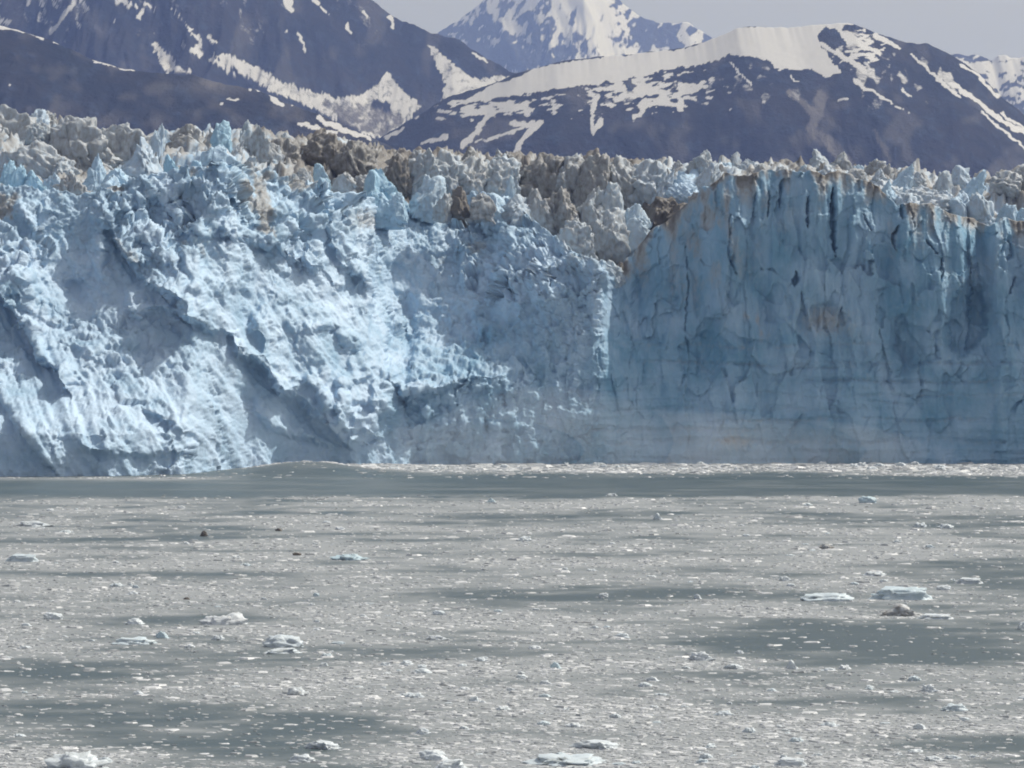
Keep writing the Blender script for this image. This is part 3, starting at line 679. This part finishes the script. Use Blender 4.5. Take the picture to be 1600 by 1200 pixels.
def mountain(label, skyl, D, p0, p1, nx, ny, W, slopes, spur, seed, mat, snow_fn, jag=1.0, back=0.9, smooth_top=(0, .28)):
    px = np.linspace(p0, p1, nx); x = wx(px, D)
    zr = wz(pts_interp(skyl, px), D)
    u = D / F
    jg = jag * u * (2.2 * fbm(px / 22, px * 0 + seed, px * 0, 4, .6))
    ker = np.hanning(max(5, int(nx / (p1 - p0) * 46))); ker /= ker.sum()
    zsm = np.convolve(np.pad(zr, len(ker) // 2, mode='edge'), ker, 'valid')[:nx]
    s = np.concatenate([-np.linspace(1, 0, 10)[:-1] ** 1.5 * W * .5, np.linspace(0, 1, ny) ** 1.15 * W])
    S = np.repeat(s[None, :], nx, 0); Xg = np.repeat(x[:, None], len(s), 1); Y = D - S
    drop = np.interp(s, [-W, 0, W * .3, W], [W * back, 0, W * .3 * slopes[0], W * .3 * slopes[0] + W * .7 * slopes[1]])
    fade = np.exp(-np.maximum(s, 0) / (W * .05))[None, :]
    Z = zsm[:, None] + (zr - zsm)[:, None] * np.exp(-np.maximum(s, 0) / (W * .25))[None, :] + jg[:, None] * fade - drop[None, :]
    Sx = Xg / (u * 90); Sy = S / (u * 420)
    q = .35 * fbm(Xg / (u * 150), S / (u * 150), Xg * 0 + seed, 2)
    sp = ridged(Sx + q + seed, Sy + .3 * q, Xg * 0 + seed * 1.7, 5, .52) - 1.0
    env = sstep(W * smooth_top[0], W * smooth_top[1], S)
    Z = Z + spur * u * 100 * sp * env + u * 3.0 * fbm(Xg / (u * 30), S / (u * 45), Xg * 0 + seed, 4, .6) * sstep(0, W * .1, S) * (.2 + .8 * env)
    Z = np.maximum(Z, -2 + 0 * Z)
    bx = 800 + Xg / Y * F; br = HOR - (Z - H) / Y * F
    wxn = bx + 5 * fbm(bx / 18, br / 18, bx * 0 + seed, 3, .6); wyn = br + 3.5 * fbm(bx / 14, br / 14, bx * 0 + seed + 5, 3, .6)
    snow, scree = snow_fn(wxn, wyn, bx, br, sp)
    return obj('mountain', mesh_from('mountain', np.stack([Xg, Y, Z], -1), grid_faces(nx, len(s), True), True, {'snow': snow, 'scree': scree}), mat, kind='structure', label=label)

ROCK_N = rock_snow_material('near_mountain_rock', (0.012, 0.017, 0.030), (0.024, 0.025, 0.034), 1.0)
ROCK_F = rock_snow_material('far_mountain_rock', (0.025, 0.028, 0.038), (0.042, 0.042, 0.048), 0.45)

# right mountain: broad snow cap, streaky patches below it, couloirs
CAP = [(770, 134), (850, 104), (930, 90), (1060, 78), (1100, 66), (1150, 43), (1240, 42), (1290, 34), (1345, 34), (1300, 48), (1278, 58), (1285, 78), (1302, 96), (1312, 112), (1296, 122), (1262, 108), (1216, 110), (1204, 96), (1172, 90), (1140, 84), (1104, 100), (1050, 108), (990, 122), (920, 132), (850, 142), (790, 152), (735, 160), (700, 168)]
def snow_right(px, py, bx, br, sp):
    s = in_poly(px, py, CAP).astype(float)
    ax = bx * .90 + br * .43; ay = -bx * .43 + br * .90
    n = fbm(bx / 22 - br / 60, br / 7.5 + bx / 50, bx * 0 + 2, 4, .55)
    zone = np.exp(-((bx - 1010) / 120) ** 2 - ((br - 142) / 28) ** 2) + .9 * np.exp(-((bx - 800) / 80) ** 2 - ((br - 168) / 16) ** 2) + .6 * np.exp(-((bx - 720) / 60) ** 2 - ((br - 175) / 16) ** 2) + .8 * np.exp(-((bx - 1340) / 40) ** 2 - ((br - 75) / 40) ** 2)
    s = np.maximum(s, sstep(.28, .5, zone * .72 + n * .6 - .12) * (zone > .10))
    for pl, a, b in [([(1276, 62), (1310, 85), (1352, 112)], 5, 4), ([(1292, 40), (1335, 62), (1372, 84)], 6, 3), ([(1368, 54), (1405, 76)], 4, 2), ([(1424, 86), (1470, 128), (1500, 150)], 2.5, 2.5), ([(1488, 130), (1545, 172), (1604, 212)], 3.5, 4), ([(1536, 176), (1570, 205), (1604, 236)], 2, 2), ([(1334, 126), (1350, 138), (1376, 150), (1424, 180)], 4, 1.2),
                     ([(1142, 96), (1160, 120), (1178, 136)], 2, 1.5), ([(1340, 100), (1352, 112)], 4, 3), ([(1236, 118), (1246, 128)], 3, 2), ([(932, 150), (925, 180), (926, 212)], 5, 2), ([(940, 188), (926, 212)], 4, 1.5), ([(770, 172), (748, 200), (722, 230)], 4, 5), ([(835, 190), (790, 210), (745, 222)], 3, 1.5), ([(845, 190), (820, 215), (806, 238)], 5, 4), ([(800, 192), (835, 198)], 4, 3),
                     ([(660, 224), (700, 214)], 3, 3), ([(630, 200), (605, 215)], 3, 2), ([(1000, 170), (1030, 160), (1075, 168)], 3, 2), ([(1190, 158), (1200, 159)], 2, 2), ([(990, 185), (1010, 165), (1040, 150)], 3, 3), ([(1100, 130), (1060, 150), (1065, 172)], 3, 4), ([(1500, 100), (1530, 120), (1560, 150)], 2, 2.5), ([(1565, 175), (1604, 205)], 2, 2), ([(1410, 140), (1424, 150)], 2, 1.5), ([(1310, 158), (1325, 152)], 2, 2)]:
        s = np.maximum(s, line_mask(px, py, pl, a, b))
    gul = sstep(-.35, -.75, sp) * sstep(235, 120, br) * sstep(.0, .45, fbm(bx / 22, br / 26, bx * 0 + 15, 3) + .12)
    s = np.maximum(s, gul * .62)
    rockp = in_poly(px, py, [(1276, 56), (1292, 40), (1306, 48), (1330, 70), (1300, 78)])
    s = np.where(rockp, s * 0.1, s)
    sc = np.maximum(line_mask(px, py, [(1234, 142), (1262, 168), (1276, 182), (1268, 205), (1300, 226), (1338, 270)], 4, 10), line_mask(px, py, [(1282, 150), (1278, 180)], 9, 8))
    sc = np.maximum(sc, .5 * line_mask(px, py, [(1366, 205), (1392, 250)], 3, 4)); sc = np.maximum(sc, .35 * sstep(.15, .6, fbm(bx / 60, br / 60, bx * 0 + 9, 3)))
    return np.clip(s, 0, 1), sc
mountain('broad dark mountain with a smooth white snow cap and thin snow gullies', [(300, 330), (480, 275), (560, 235), (590, 218), (640, 188), (700, 152), (760, 134), (800, 118), (850, 104), (870, 97), (950, 88), (1060, 77), (1100, 66), (1150, 45), (1180, 42), (1240, 44), (1290, 37), (1330, 37), (1364, 50), (1418, 67), (1448, 69), (1482, 84), (1509, 101), (1532, 118), (1566, 152), (1600, 180), (1700, 260), (1850, 330)],
         7000, 330, 1800, 620, 190, 1500, (.42, .62), .50, 2.3, ROCK_N, snow_right, .8, smooth_top=(.24, .62))

# left mountain with the tributary ice stream at its foot
def snow_left(px, py, bx, br, sp):
    s = np.zeros(px.shape)
    for pg in [[(330, 84), (352, 84), (400, 104), (440, 128), (480, 140), (520, 150), (560, 150), (600, 172), (648, 176), (612, 218), (585, 218), (540, 194), (480, 166), (430, 146), (380, 118)],
               [(556, 168), (566, 150), (592, 128), (606, 108), (620, 132), (640, 150), (660, 168), (640, 182)], [(666, 72), (676, 70), (712, 102), (735, 122), (800, 116), (790, 130), (740, 134), (700, 138), (690, 120)], [(690, 138), (780, 124), (760, 140), (720, 150), (690, 160)],
               [(236, 66), (246, 68), (262, 82), (276, 98), (272, 108), (254, 110), (248, 92)], [(258, 108), (284, 104), (296, 114), (260, 116)], [(560, 190), (640, 180), (600, 220)]]:
        s = np.maximum(s, in_poly(px, py, pg).astype(float))
    s = s * (.58 + .42 * sstep(-.35, .35, fbm(bx / 16 + br / 30, br / 9, bx * 0 + 12, 4, .6)))
    s = np.where(in_poly(px, py, [(576, 160), (590, 156), (612, 162), (612, 174), (580, 170)]), 0, s)
    for pl, a, b in [([(118, 0), (98, 30), (80, 52)], 3, 3.5), ([(186, 2), (200, 6), (212, 9)], 4, 3), ([(128, 0), (140, 18)], 2.5, 2), ([(226, 4), (242, 16)], 3, 1.5), ([(218, 26), (222, 18)], 3, 3), ([(270, 14), (300, 48), (316, 70)], 1.6, 2), ([(300, 80), (318, 84)], 4, 3), ([(326, 58), (338, 66)], 3, 2), ([(330, 92), (365, 116)], 3, 3),
                     ([(44, 0), (40, 12)], 3, 2), ([(64, 4), (72, 20)], 2, 2), ([(82, 0), (88, 10)], 2, 2), ([(450, 0), (456, 18)], 6, 2), ([(492, 0), (512, 22)], 3, 2), ([(465, 50), (478, 84)], 1.6, 1.2), ([(448, 50), (446, 52)], 3, 2), ([(612, 28), (616, 42)], 4, 3), ([(545, 40), (552, 52)], 3, 2), ([(570, 18), (574, 28)], 2, 2), ([(0, 30), (20, 36)], 5, 3), ([(120, 30), (122, 42)], 3, 2), ([(185, 30), (182, 32)], 2.5, 2), ([(286, 70), (288, 72)], 2.5, 2), ([(308, 72), (314, 88)], 5, 3), ([(740, 84), (760, 96)], 3, 2)]:
        s = np.maximum(s, line_mask(px, py, pl, a, b))
    gul = sstep(-.4, -.8, sp) * sstep(120, 20, br) * sstep(.0, .45, fbm(bx / 20, br / 30, bx * 0 + 15, 3) + .1)
    s = np.maximum(s, gul * .6)
    hi = sstep(60, -60, br) * sstep(.12, .5, fbm(bx / 26, br / 34, bx * 0 + 4, 4, .6))
    s = np.maximum(s, hi * .9)
    # crevassed bands and rubble on the ice stream stay grey
    st = in_poly(px, py, [(500, 158), (575, 165), (640, 182), (600, 218), (540, 194)])
    s = np.where(st, s * (.42 + .25 * sstep(-.2, .4, fbm(bx / 30, br / 5, bx * 0, 3))), s)
    sc = np.where(st, .8, .30 * sstep(.1, .6, fbm(bx / 50, br / 70, bx * 0 + 3, 3)))
    return np.clip(s, 0, 1), sc
mountain('steep dark mountain with snow filled gullies above a small ice stream', [(-250, -60), (0, -140), (200, -230), (360, -200), (480, -90), (581, 0), (614, 26), (641, 37), (675, 52), (699, 57), (719, 64), (749, 84), (790, 108), (840, 130), (900, 190), (1000, 260)],
         9000, -220, 960, 560, 190, 2600, (.75, .62), .52, 5.1, ROCK_N, snow_left, 1.0)

# low dark shoulder in front of it
def snow_shoulder(px, py, bx, br, sp):
    s = np.zeros(px.shape)
    for pl, a, b in [([(0, 40), (30, 44), (66, 60)], 7, 2), ([(84, 64), (110, 74)], 2, 1.5), ([(136, 86), (160, 98), (198, 108)], 2.5, 2), ([(200, 108), (222, 111)], 2, 1.5), ([(14, 134), (15, 135)], 2, 2), ([(344, 162), (348, 163)], 2.2, 2), ([(358, 156), (374, 156)], 1.6, 1.4), ([(402, 138), (412, 142)], 3.5, 3), ([(420, 142), (432, 158), (440, 164)], 4, 5), ([(455, 162), (480, 168)], 3, 2.5),
                     ([(478, 194), (500, 204), (524, 208)], 4, 3), ([(498, 186), (530, 200), (578, 218)], 5, 4), ([(470, 194), (474, 192)], 3, 2), ([(388, 132), (390, 140)], 2, 2)]:
        s = np.maximum(s, line_mask(px, py, pl, a, b))
    sc = .35 * sstep(0, .6, fbm(bx / 60, br / 40, bx * 0 + 3, 3)) + .5 * np.exp(-((bx - 340) / 60) ** 2 - ((br - 135) / 14) ** 2)
    return s, sc
mountain('low dark mountain shoulder behind the glacier with thin snow streaks', [(-300, -20), (-100, 20), (0, 40), (67, 59), (111, 77), (148, 95), (199, 109), (253, 115), (304, 118), (351, 132), (400, 140), (440, 158), (500, 180), (545, 200), (590, 219), (650, 250), (760, 300)],
         5200, -220, 740, 360, 130, 1000, (.45, .55), .26, 8.2, ROCK_N, snow_shoulder, .6)

# high snow peak far behind
def snow_peak(px, py, bx, br, sp):
    n = fbm(bx / 16 + br / 50, br / 18, bx * 0 + 1, 5, .62)
    bias = .42 + .9 * np.exp(-((bx - 925 - (br - 30) * .55) / 36) ** 2) + .35 * sstep(60, -10, br) + .4 * np.exp(-((bx - 1085) / 18) ** 2) - .75 * np.exp(-((bx - 800) / 60) ** 2 - ((br - 92) / 18) ** 2) - .62 * np.exp(-((bx - 1010) / 40) ** 2 - ((br - 52) / 28) ** 2) - .35 * np.exp(-((bx - 745) / 40) ** 2 - ((br - 60) / 30) ** 2)
    return np.clip(sstep(-.3, .5, (bias - .45) * .9 + n), 0, 1), np.zeros(px.shape)
mountain('high jagged peak covered in snow rising far behind the pass', [(560, 150), (640, 85), (690, 48), (705, 38), (730, 22), (760, -2), (800, -22), (860, -60), (910, -62), (950, -20), (975, 8), (990, 20), (1010, 30), (1030, 36), (1060, 36), (1075, 35), (1092, 44), (1112, 60), (1160, 100), (1300, 170)],
         20000, 540, 1320, 340, 150, 4200, (.7, .7), .60, 13.7, ROCK_F, snow_peak, 1.1)

# snowy hills at the far right
def snow_hills(px, py, bx, br, sp):
    n = fbm(bx / 22 + br / 40, br / 14, bx * 0 + 6, 4, .6)
    return np.clip(sstep(-.1, .3, n + .32 - .9 * np.exp(-((br - 84) / 6) ** 2) * sstep(1640, 1500, bx) - .5 * sstep(120, 190, br)), 0, 1), np.zeros(px.shape)
mountain('distant row of small snow streaked peaks beyond the mountain shoulder', [(1300, 170), (1420, 110), (1484, 85), (1500, 83), (1515, 88), (1530, 86), (1548, 94), (1560, 86), (1580, 92), (1600, 88), (1700, 80), (1800, 70), (1950, 60)],
         14000, 1300, 1930, 240, 110, 2600, (.5, .6), .3, 21.3, ROCK_F, snow_hills, 1.6)

# ------------------------------------------------------------------ floating ice: pieces big enough to pick out
def floe_mesh(kind, seed):
    r = np.random.default_rng(seed); V, Fc = ICO4 if kind != 'slab' else ICO4; V = V.copy(); o = seed * 2.37
    if kind == 'slab':
        V = np.sign(V) * np.abs(V) ** .55; V = cut_planes(V, r, 7, .5, .85, (-.1, .5))
    elif kind == 'wedge':
        V[:, 2] *= 1 - .55 * (V[:, 0] + 1) / 2; V = cut_planes(V, r, 6, .5, .85, (-.1, .6))
    elif kind == 'twin':
        V[:, 2] *= .55 + .6 * np.exp(-((V[:, 0] - .4) / .38) ** 2) + .25 * np.exp(-((V[:, 0] + .55) / .3) ** 2)
    elif kind == 'peak':
        k = np.exp(-((V[:, 0] + .1) / .4) ** 2); V[:, 2] *= .35 + .9 * k; V = cut_planes(V, r, 4, .6, .9, (-.1, .5))
    else:
        V = cut_planes(V, r, 6, .5, .9, (-.1, .6))
    L = np.linalg.norm(V, axis=1, keepdims=True) + 1e-6
    a = .30 if kind in ('rubble', 'twin', 'peak') else .22
    d = a * fbm(V[:, 0] * 2.2 + o, V[:, 1] * 2.2, V[:, 2] * 2.2, 4, .6)
    d = d + (.30 if kind == 'rubble' else .16) * facets(V[:, 0] * 2.2 + o, V[:, 1] * 2.2, V[:, 2] * 2.2, .2, .8) + .08 * facets(V[:, 0] * 5 + o, V[:, 1] * 5, V[:, 2] * 5, .2, .9)
    V = V + V / L * d[:, None]
    V[:, 2] = np.where(V[:, 2] < 0, V[:, 2] * .45, V[:, 2])
    lo, hi = V.min(0), V.max(0); V[:, 0] /= hi[0] - lo[0]; V[:, 1] /= hi[1] - lo[1]; V[:, 2] /= hi[2]
    me = mesh_from('ice_floe', V, Fc, True); me.materials.append(FLOE); return me
FL = {k: [floe_mesh(k, 50 * i + j) for j in range(3)] for i, k in enumerate(('slab', 'wedge', 'twin', 'peak', 'rubble', 'lump'))}
fl_n = 0
def floe(px, row, wpx, hpx, kind, label, cat='ice floe', dirt=0.0, blue=0.1, group=None, flip=False, name='ice_floe', dep=.5, turn=None):
    global fl_n
    x, d = on_water(px, row); k = d / F
    o = obj(name, FL[kind][fl_n % 3], None); fl_n += 1
    # the waterline row given is the near edge of the piece
    o.location = (x, d + wpx * k * dep * .5, float(swell(np.array(x), np.array(d))) - .02)
    o.scale = (wpx * k * (-1 if flip else 1), wpx * k * dep, max(.1, hpx * k))
    o.rotation_euler = (0, 0, random.uniform(-.3, .3) if turn is None else turn); o.color = (dirt, blue, random.random(), 1)
    o['label'] = label; o['category'] = cat
    if group: o['group'] = group
    return o
NAMED = [(350, 977, 84, 19, 'twin', 'grey white floe of two rounded lumps in open water', .28, .0, False), (212, 1008, 78, 12, 'wedge', 'long flat white floe with a pale blue tip', .02, .3, False), (252, 998, 24, 12, 'lump', 'small bluish lump behind the long flat floe', .1, .5, False),
         (446, 1012, 72, 20, 'wedge', 'smooth white wedge floe sloping down to one side', .0, .2, False), (438, 1022, 80, 8, 'slab', 'thin flat white floe just below the wedge floe', 0, .15, False), (28, 878, 62, 12, 'slab', 'pale blue white floe at the left edge of the bay', 0, .3, False),
         (44, 823, 74, 9, 'rubble', 'low row of broken grey ice near the left edge', .25, .1, False), (318, 838, 13, 9, 'lump', 'black rock crusted ice chunk standing alone', 1.0, 0, False), (435, 830, 13, 5, 'lump', 'small dark ice chunk beyond the black chunk', .8, .1, False), (464, 868, 17, 5, 'lump', 'low dark brown ice chunk beside pale blue brash', .95, 0, False),
         (291, 937, 12, 4, 'lump', 'tiny dark brown ice chunk above the twin lumped floe', .95, 0, False), (540, 876, 66, 10, 'rubble', 'low pale blue cluster of broken ice', 0, .6, False), (82, 968, 38, 11, 'lump', 'rounded white chunk left of the open patch', .03, .1, False), (210, 976, 32, 10, 'lump', 'rounded white chunk beside the open grey patch', .03, .1, True),
         (458, 1088, 46, 15, 'rubble', 'jagged grey and white chunk at the edge of the open lead', .4, .1, False), (508, 1172, 70, 13, 'slab', 'flat white tabular floe in the lower foreground', 0, .12, False), (474, 1192, 46, 13, 'wedge', 'white wedge chunk below the flat tabular floe', .05, .1, False), (108, 1203, 108, 27, 'rubble', 'large white rubble heap at the lower left corner', .02, .12, False),
         (676, 1186, 50, 14, 'lump', 'smooth white dome floe near the bottom edge', 0, .1, False), (702, 1203, 70, 15, 'slab', 'white flat floe cut by the bottom edge', 0, .1, False), (1402, 938, 112, 20, 'slab', 'large bluish white floe with a flat top', 0, .42, False), (1288, 940, 96, 13, 'wedge', 'long low pale floe beside the large bluish floe', .05, .3, True),
         (1412, 963, 76, 19, 'peak', 'brown grit covered peaked floe in front of the large floe', .5, 0, False), (1458, 968, 66, 8, 'slab', 'thin white shelf of ice beside the brown peaked floe', .05, .1, False), (1357, 786, 34, 11, 'lump', 'pale turquoise domed berg on the far ice edge', .05, .6, False), (1028, 812, 18, 11, 'peak', 'small white spike of ice on the far brash', .02, .2, False),
         (1290, 858, 26, 9, 'rubble', 'dirty grey chunk among the far brash', .55, .05, False), (1092, 1033, 52, 15, 'rubble', 'bright white chunk in the middle of the dark lead', 0, .08, False), (1238, 1046, 24, 15, 'peak', 'upright white chunk beside the smooth grey slick', 0, .1, False), (868, 1046, 20, 12, 'lump', 'small bluish round chunk in the middle of the brash', .1, .55, False),
         (1450, 1082, 32, 13, 'rubble', 'crumbly white chunk below the smooth grey slick', .02, .1, False), (1597, 984, 20, 13, 'slab', 'white blocky chunk at the right edge', 0, .1, False), (1438, 1140, 24, 10, 'lump', 'white rounded chunk above the dark lead at lower right', 0, .1, False), (940, 1172, 100, 13, 'slab', 'broad low white floe at the bottom centre', 0, .12, False),
         (892, 1198, 150, 16, 'rubble', 'long pale heap of ice along the bottom edge', 0, .25, False), (1232, 1198, 60, 13, 'slab', 'flat white floe at the bottom right of centre', 0, .1, False), (1225, 908, 26, 8, 'rubble', 'small white heap before the dark lead', 0, .1, False), (1370, 900, 44, 7, 'rubble', 'string of white bits behind the large bluish floe', .1, .1, False), (1512, 912, 50, 9, 'slab', 'low white floe to the right of the large bluish floe', 0, .12, False),
         (1475, 922, 28, 8, 'lump', 'oval white chunk beside the large bluish floe', .02, .1, True), (1440, 824, 26, 8, 'rubble', 'white heap in the far dark water', 0, .15, False), (1480, 826, 30, 8, 'rubble', 'second white heap in the far dark water', 0, .15, True), (768, 785, 18, 8, 'peak', 'small blue white berg on the far ice edge', 0, .5, False), (955, 775, 26, 4, 'slab', 'thin white slab in the far clear water', 0, .1, False),
         (1090, 936, 14, 8, 'lump', 'small white chunk in the upper dark lead', 0, .1, False), (943, 934, 18, 8, 'lump', 'white chunk at the start of the upper dark lead', 0, .1, True), (505, 1041, 20, 6, 'slab', 'small white slab in front of the wedge floe', 0, .1, False), (180, 917, 26, 7, 'rubble', 'pale heap above the open grey patch', .1, .15, False), (494, 932, 12, 6, 'lump', 'small slate blue chunk above the open patch', .3, .5, False),
         (660, 1148, 28, 10, 'lump', 'rounded chunk above the smooth dome floe', 0, .12, False), (1020, 1065, 22, 8, 'lump', 'white chunk in the dense centre brash', 0, .1, False), (1150, 1046, 40, 8, 'slab', 'white slab trailing from the bright chunk', 0, .1, False), (1155, 1022, 18, 6, 'lump', 'small chunk behind the bright white chunk', 0, .1, False)]
for (px, row, wp, hp, kd, lb, dt, bl, fp) in NAMED:
    floe(px, row, wp, hp, kd, lb, dirt=dt, blue=bl, flip=fp, turn=random.uniform(-.1, .1))
foot_n = 0
while foot_n < 26:
    px = random.uniform(600, 1640); row = random.uniform(726, 735)
    if math.sin(px / 70.0) + random.uniform(-1, 1) < 0: continue
    floe(px, row, random.uniform(9, 24), random.uniform(3, 6.5), random.choice(['rubble', 'lump', 'rubble', 'slab']), 'white ice chunk in the brash line at the foot of the shaded cliff', cat='ice chunk', blue=.1, group='ice chunks at the foot of the cliff', flip=random.random() < .5, name='ice_chunk'); foot_n += 1
placed = 0
while placed < 210:
    px = random.uniform(-60, 1660); row = 785 + 420 * random.random() ** .9
    x, d = on_water(px, row)
    if float(ice_density(np.array([x]), np.array([d]))[0]) < random.uniform(.15, .6): continue
    near = (row - 780) / 420
    wp = min(46, (9 + 13 * near) * math.exp(random.gauss(0, .4))); hp = wp * random.uniform(.16, .34)
    side = 'the white ice slope' if px < 560 else ('the middle of the glacier' if px < 1060 else 'the blue ice cliff')
    if row < 900: lb, gp = 'small white ice chunk in the far brash below ' + side, 'small ice chunks in the far brash below ' + side
    elif row < 1040: lb, gp = 'small white ice chunk halfway across the bay, below ' + side, 'small ice chunks halfway across the bay below ' + side
    else: lb, gp = 'small white ice chunk in the foreground brash, below ' + side, 'small ice chunks in the foreground below ' + side
    floe(px, row, wp, hp, random.choice(['slab', 'lump', 'rubble', 'wedge', 'rubble']), lb, cat='ice chunk', dirt=random.choice([0, 0, 0, .05, .15]), blue=random.choice([.05, .1, .15, .3]), group=gp, flip=random.random() < .5, name='ice_chunk'); placed += 1

# ------------------------------------------------------------------ brash ice: countless small bits, one mass
NBR = 190000
bpx = rng.uniform(-170, 1770, NBR); brow = np.where(rng.random(NBR) < .15, rng.uniform(722, 748, NBR), rng.uniform(774, 1225, NBR))
bd = F * H / (brow - HOR); bX = wx(bpx, bd)
den = ice_density(bX, bd)
keep = np.maximum(den * .80, .07) > rng.random(NBR) - .02
# nothing floats inside the ice foot
foot = face_depth(bX, np.zeros(NBR)) - 2.0
keep &= bd < foot
bX, bd, den, brow = bX[keep], bd[keep], den[keep], brow[keep]
n = len(bX)
nearf = np.clip((brow - 775) / 420, 0, 1)
wpx_ = (2.9 + 2.3 * nearf) * np.exp(rng.normal(0, .68, n)); wpx_ = np.clip(wpx_, 1.6, 24) * np.where(brow < 742, 1.5, 1.0)
r = wpx_ * bd / F * .5
hh = r * rng.uniform(.10, .34, n) * np.where(wpx_ > 9, .7, 1.0)
zsw = swell(bX, bd)
big = wpx_ > 5.0
VV, FF = [], []; base = 0
# small: four sided pyramids; larger: six sided, flat topped lumps
i = np.where(~big)[0]; m = len(i); ang = rng.uniform(0, 6.28, m)[:, None] + np.arange(4)[None, :] * (math.pi / 2) + rng.uniform(-.4, .4, (m, 4))
rr = r[i][:, None] * rng.uniform(.7, 1.25, (m, 4))
ring = np.stack([bX[i][:, None] + rr * np.cos(ang) * 1.25, bd[i][:, None] + rr * np.sin(ang) * .8, np.repeat(zsw[i][:, None] - .05, 4, 1)], -1)
ap = np.stack([bX[i] + r[i] * rng.uniform(-.3, .3, m), bd[i] + r[i] * rng.uniform(-.3, .3, m), zsw[i] + hh[i]], -1)[:, None, :]
VV.append(np.concatenate([ring, ap], 1).reshape(-1, 3))
o5 = (np.arange(m) * 5)[:, None]
for k in range(4): FF.append(o5 + np.array([[k, (k + 1) % 4, 4]]))
base = m * 5
i = np.where(big)[0]; m = len(i); K = 6
ang = rng.uniform(0, 6.28, m)[:, None] + np.arange(K)[None, :] * (2 * math.pi / K) + rng.uniform(-.3, .3, (m, K))
rr = r[i][:, None] * rng.uniform(.7, 1.3, (m, K)); el = rng.uniform(.6, 1.0, m)[:, None]
r0 = np.stack([bX[i][:, None] + rr * np.cos(ang) * 1.25, bd[i][:, None] + rr * np.sin(ang) * el, np.repeat(zsw[i][:, None] - .06, K, 1)], -1)
r1 = np.stack([bX[i][:, None] + .9 * rr * np.cos(ang), bd[i][:, None] + .72 * rr * np.sin(ang) * el, zsw[i][:, None] + hh[i][:, None] * rng.uniform(.45, 1.3, (m, K))], -1)
VV.append(np.concatenate([r0, r1], 1).reshape(-1, 3))
o12 = base + (np.arange(m) * 12)[:, None]
for k in range(K):
    k2 = (k + 1) % K
    FF.append(o12 + np.array([[k, k2, K + k2]])); FF.append(o12 + np.array([[k, K + k2, K + k]]))
for k in range(1, K - 1): FF.append(o12 + np.array([[K, K + k, K + k + 1]]))
obj('brash_ice', mesh_from('brash_ice', np.concatenate(VV), np.concatenate(FF), False), BRASH, kind='stuff', label='countless small bits of brash ice covering the bay', category='brash ice')
print('brash bits', n)

# ------------------------------------------------------------------ haze in the air
import bmesh
bm = bmesh.new(); bmesh.ops.create_cube(bm, size=1.0)
hm = bpy.data.meshes.new('haze'); bm.to_mesh(hm); bm.free()
haze_m = bpy.data.materials.new('haze'); haze_m.use_nodes = True; t = haze_m.node_tree; t.nodes.clear()
ho = t.nodes.new('ShaderNodeOutputMaterial'); pv = t.nodes.new('ShaderNodeVolumePrincipled')
pv.inputs['Color'].default_value = (0.32, 0.44, 0.92, 1); pv.inputs['Absorption Color'].default_value = (1, 1, 1, 1); pv.inputs['Density'].default_value = 4.4e-5
t.links.new(pv.outputs[0], ho.inputs['Volume'])
haze = obj('haze', hm, haze_m, kind='stuff', label='thin blue haze in the air over the bay')
haze.location = (0, 22500, 1498); haze.scale = (56000, 51000, 3004)
mist_m = bpy.data.materials.new('mist'); mist_m.use_nodes = True; t = mist_m.node_tree; t.nodes.clear()
mo = t.nodes.new('ShaderNodeOutputMaterial'); mv = t.nodes.new('ShaderNodeVolumePrincipled')
mv.inputs['Color'].default_value = (0.94, 0.95, 1.0, 1); mv.inputs['Absorption Color'].default_value = (1, 1, 1, 1); mv.inputs['Density'].default_value = 0.009
t.links.new(mv.outputs[0], mo.inputs['Volume'])
MV, MF = [], []; nv = 0
for px, row, d, a, b, c in ((1000, 705, 984, 70, 11, 13), (860, 690, 982, 38, 9, 17), (1190, 708, 985, 52, 10, 11), (740, 705, 980, 34, 8, 10)):
    V, Fc = ICO3
    MV.append(V * np.array([a, b, c]) + np.array([wx(px, d), d, wz(row, d)])); MF.append(Fc + nv); nv += len(V)
obj('mist', mesh_from('mist', np.concatenate(MV), np.concatenate(MF), True), mist_m, kind='stuff', label='faint pale mist drifting along the foot of the cliff')
print('tris', sum(len(m.loop_triangles) or len(m.polygons) * (2 if len(m.polygons) and len(m.polygons[0].vertices) == 4 else 1) for m in bpy.data.meshes))
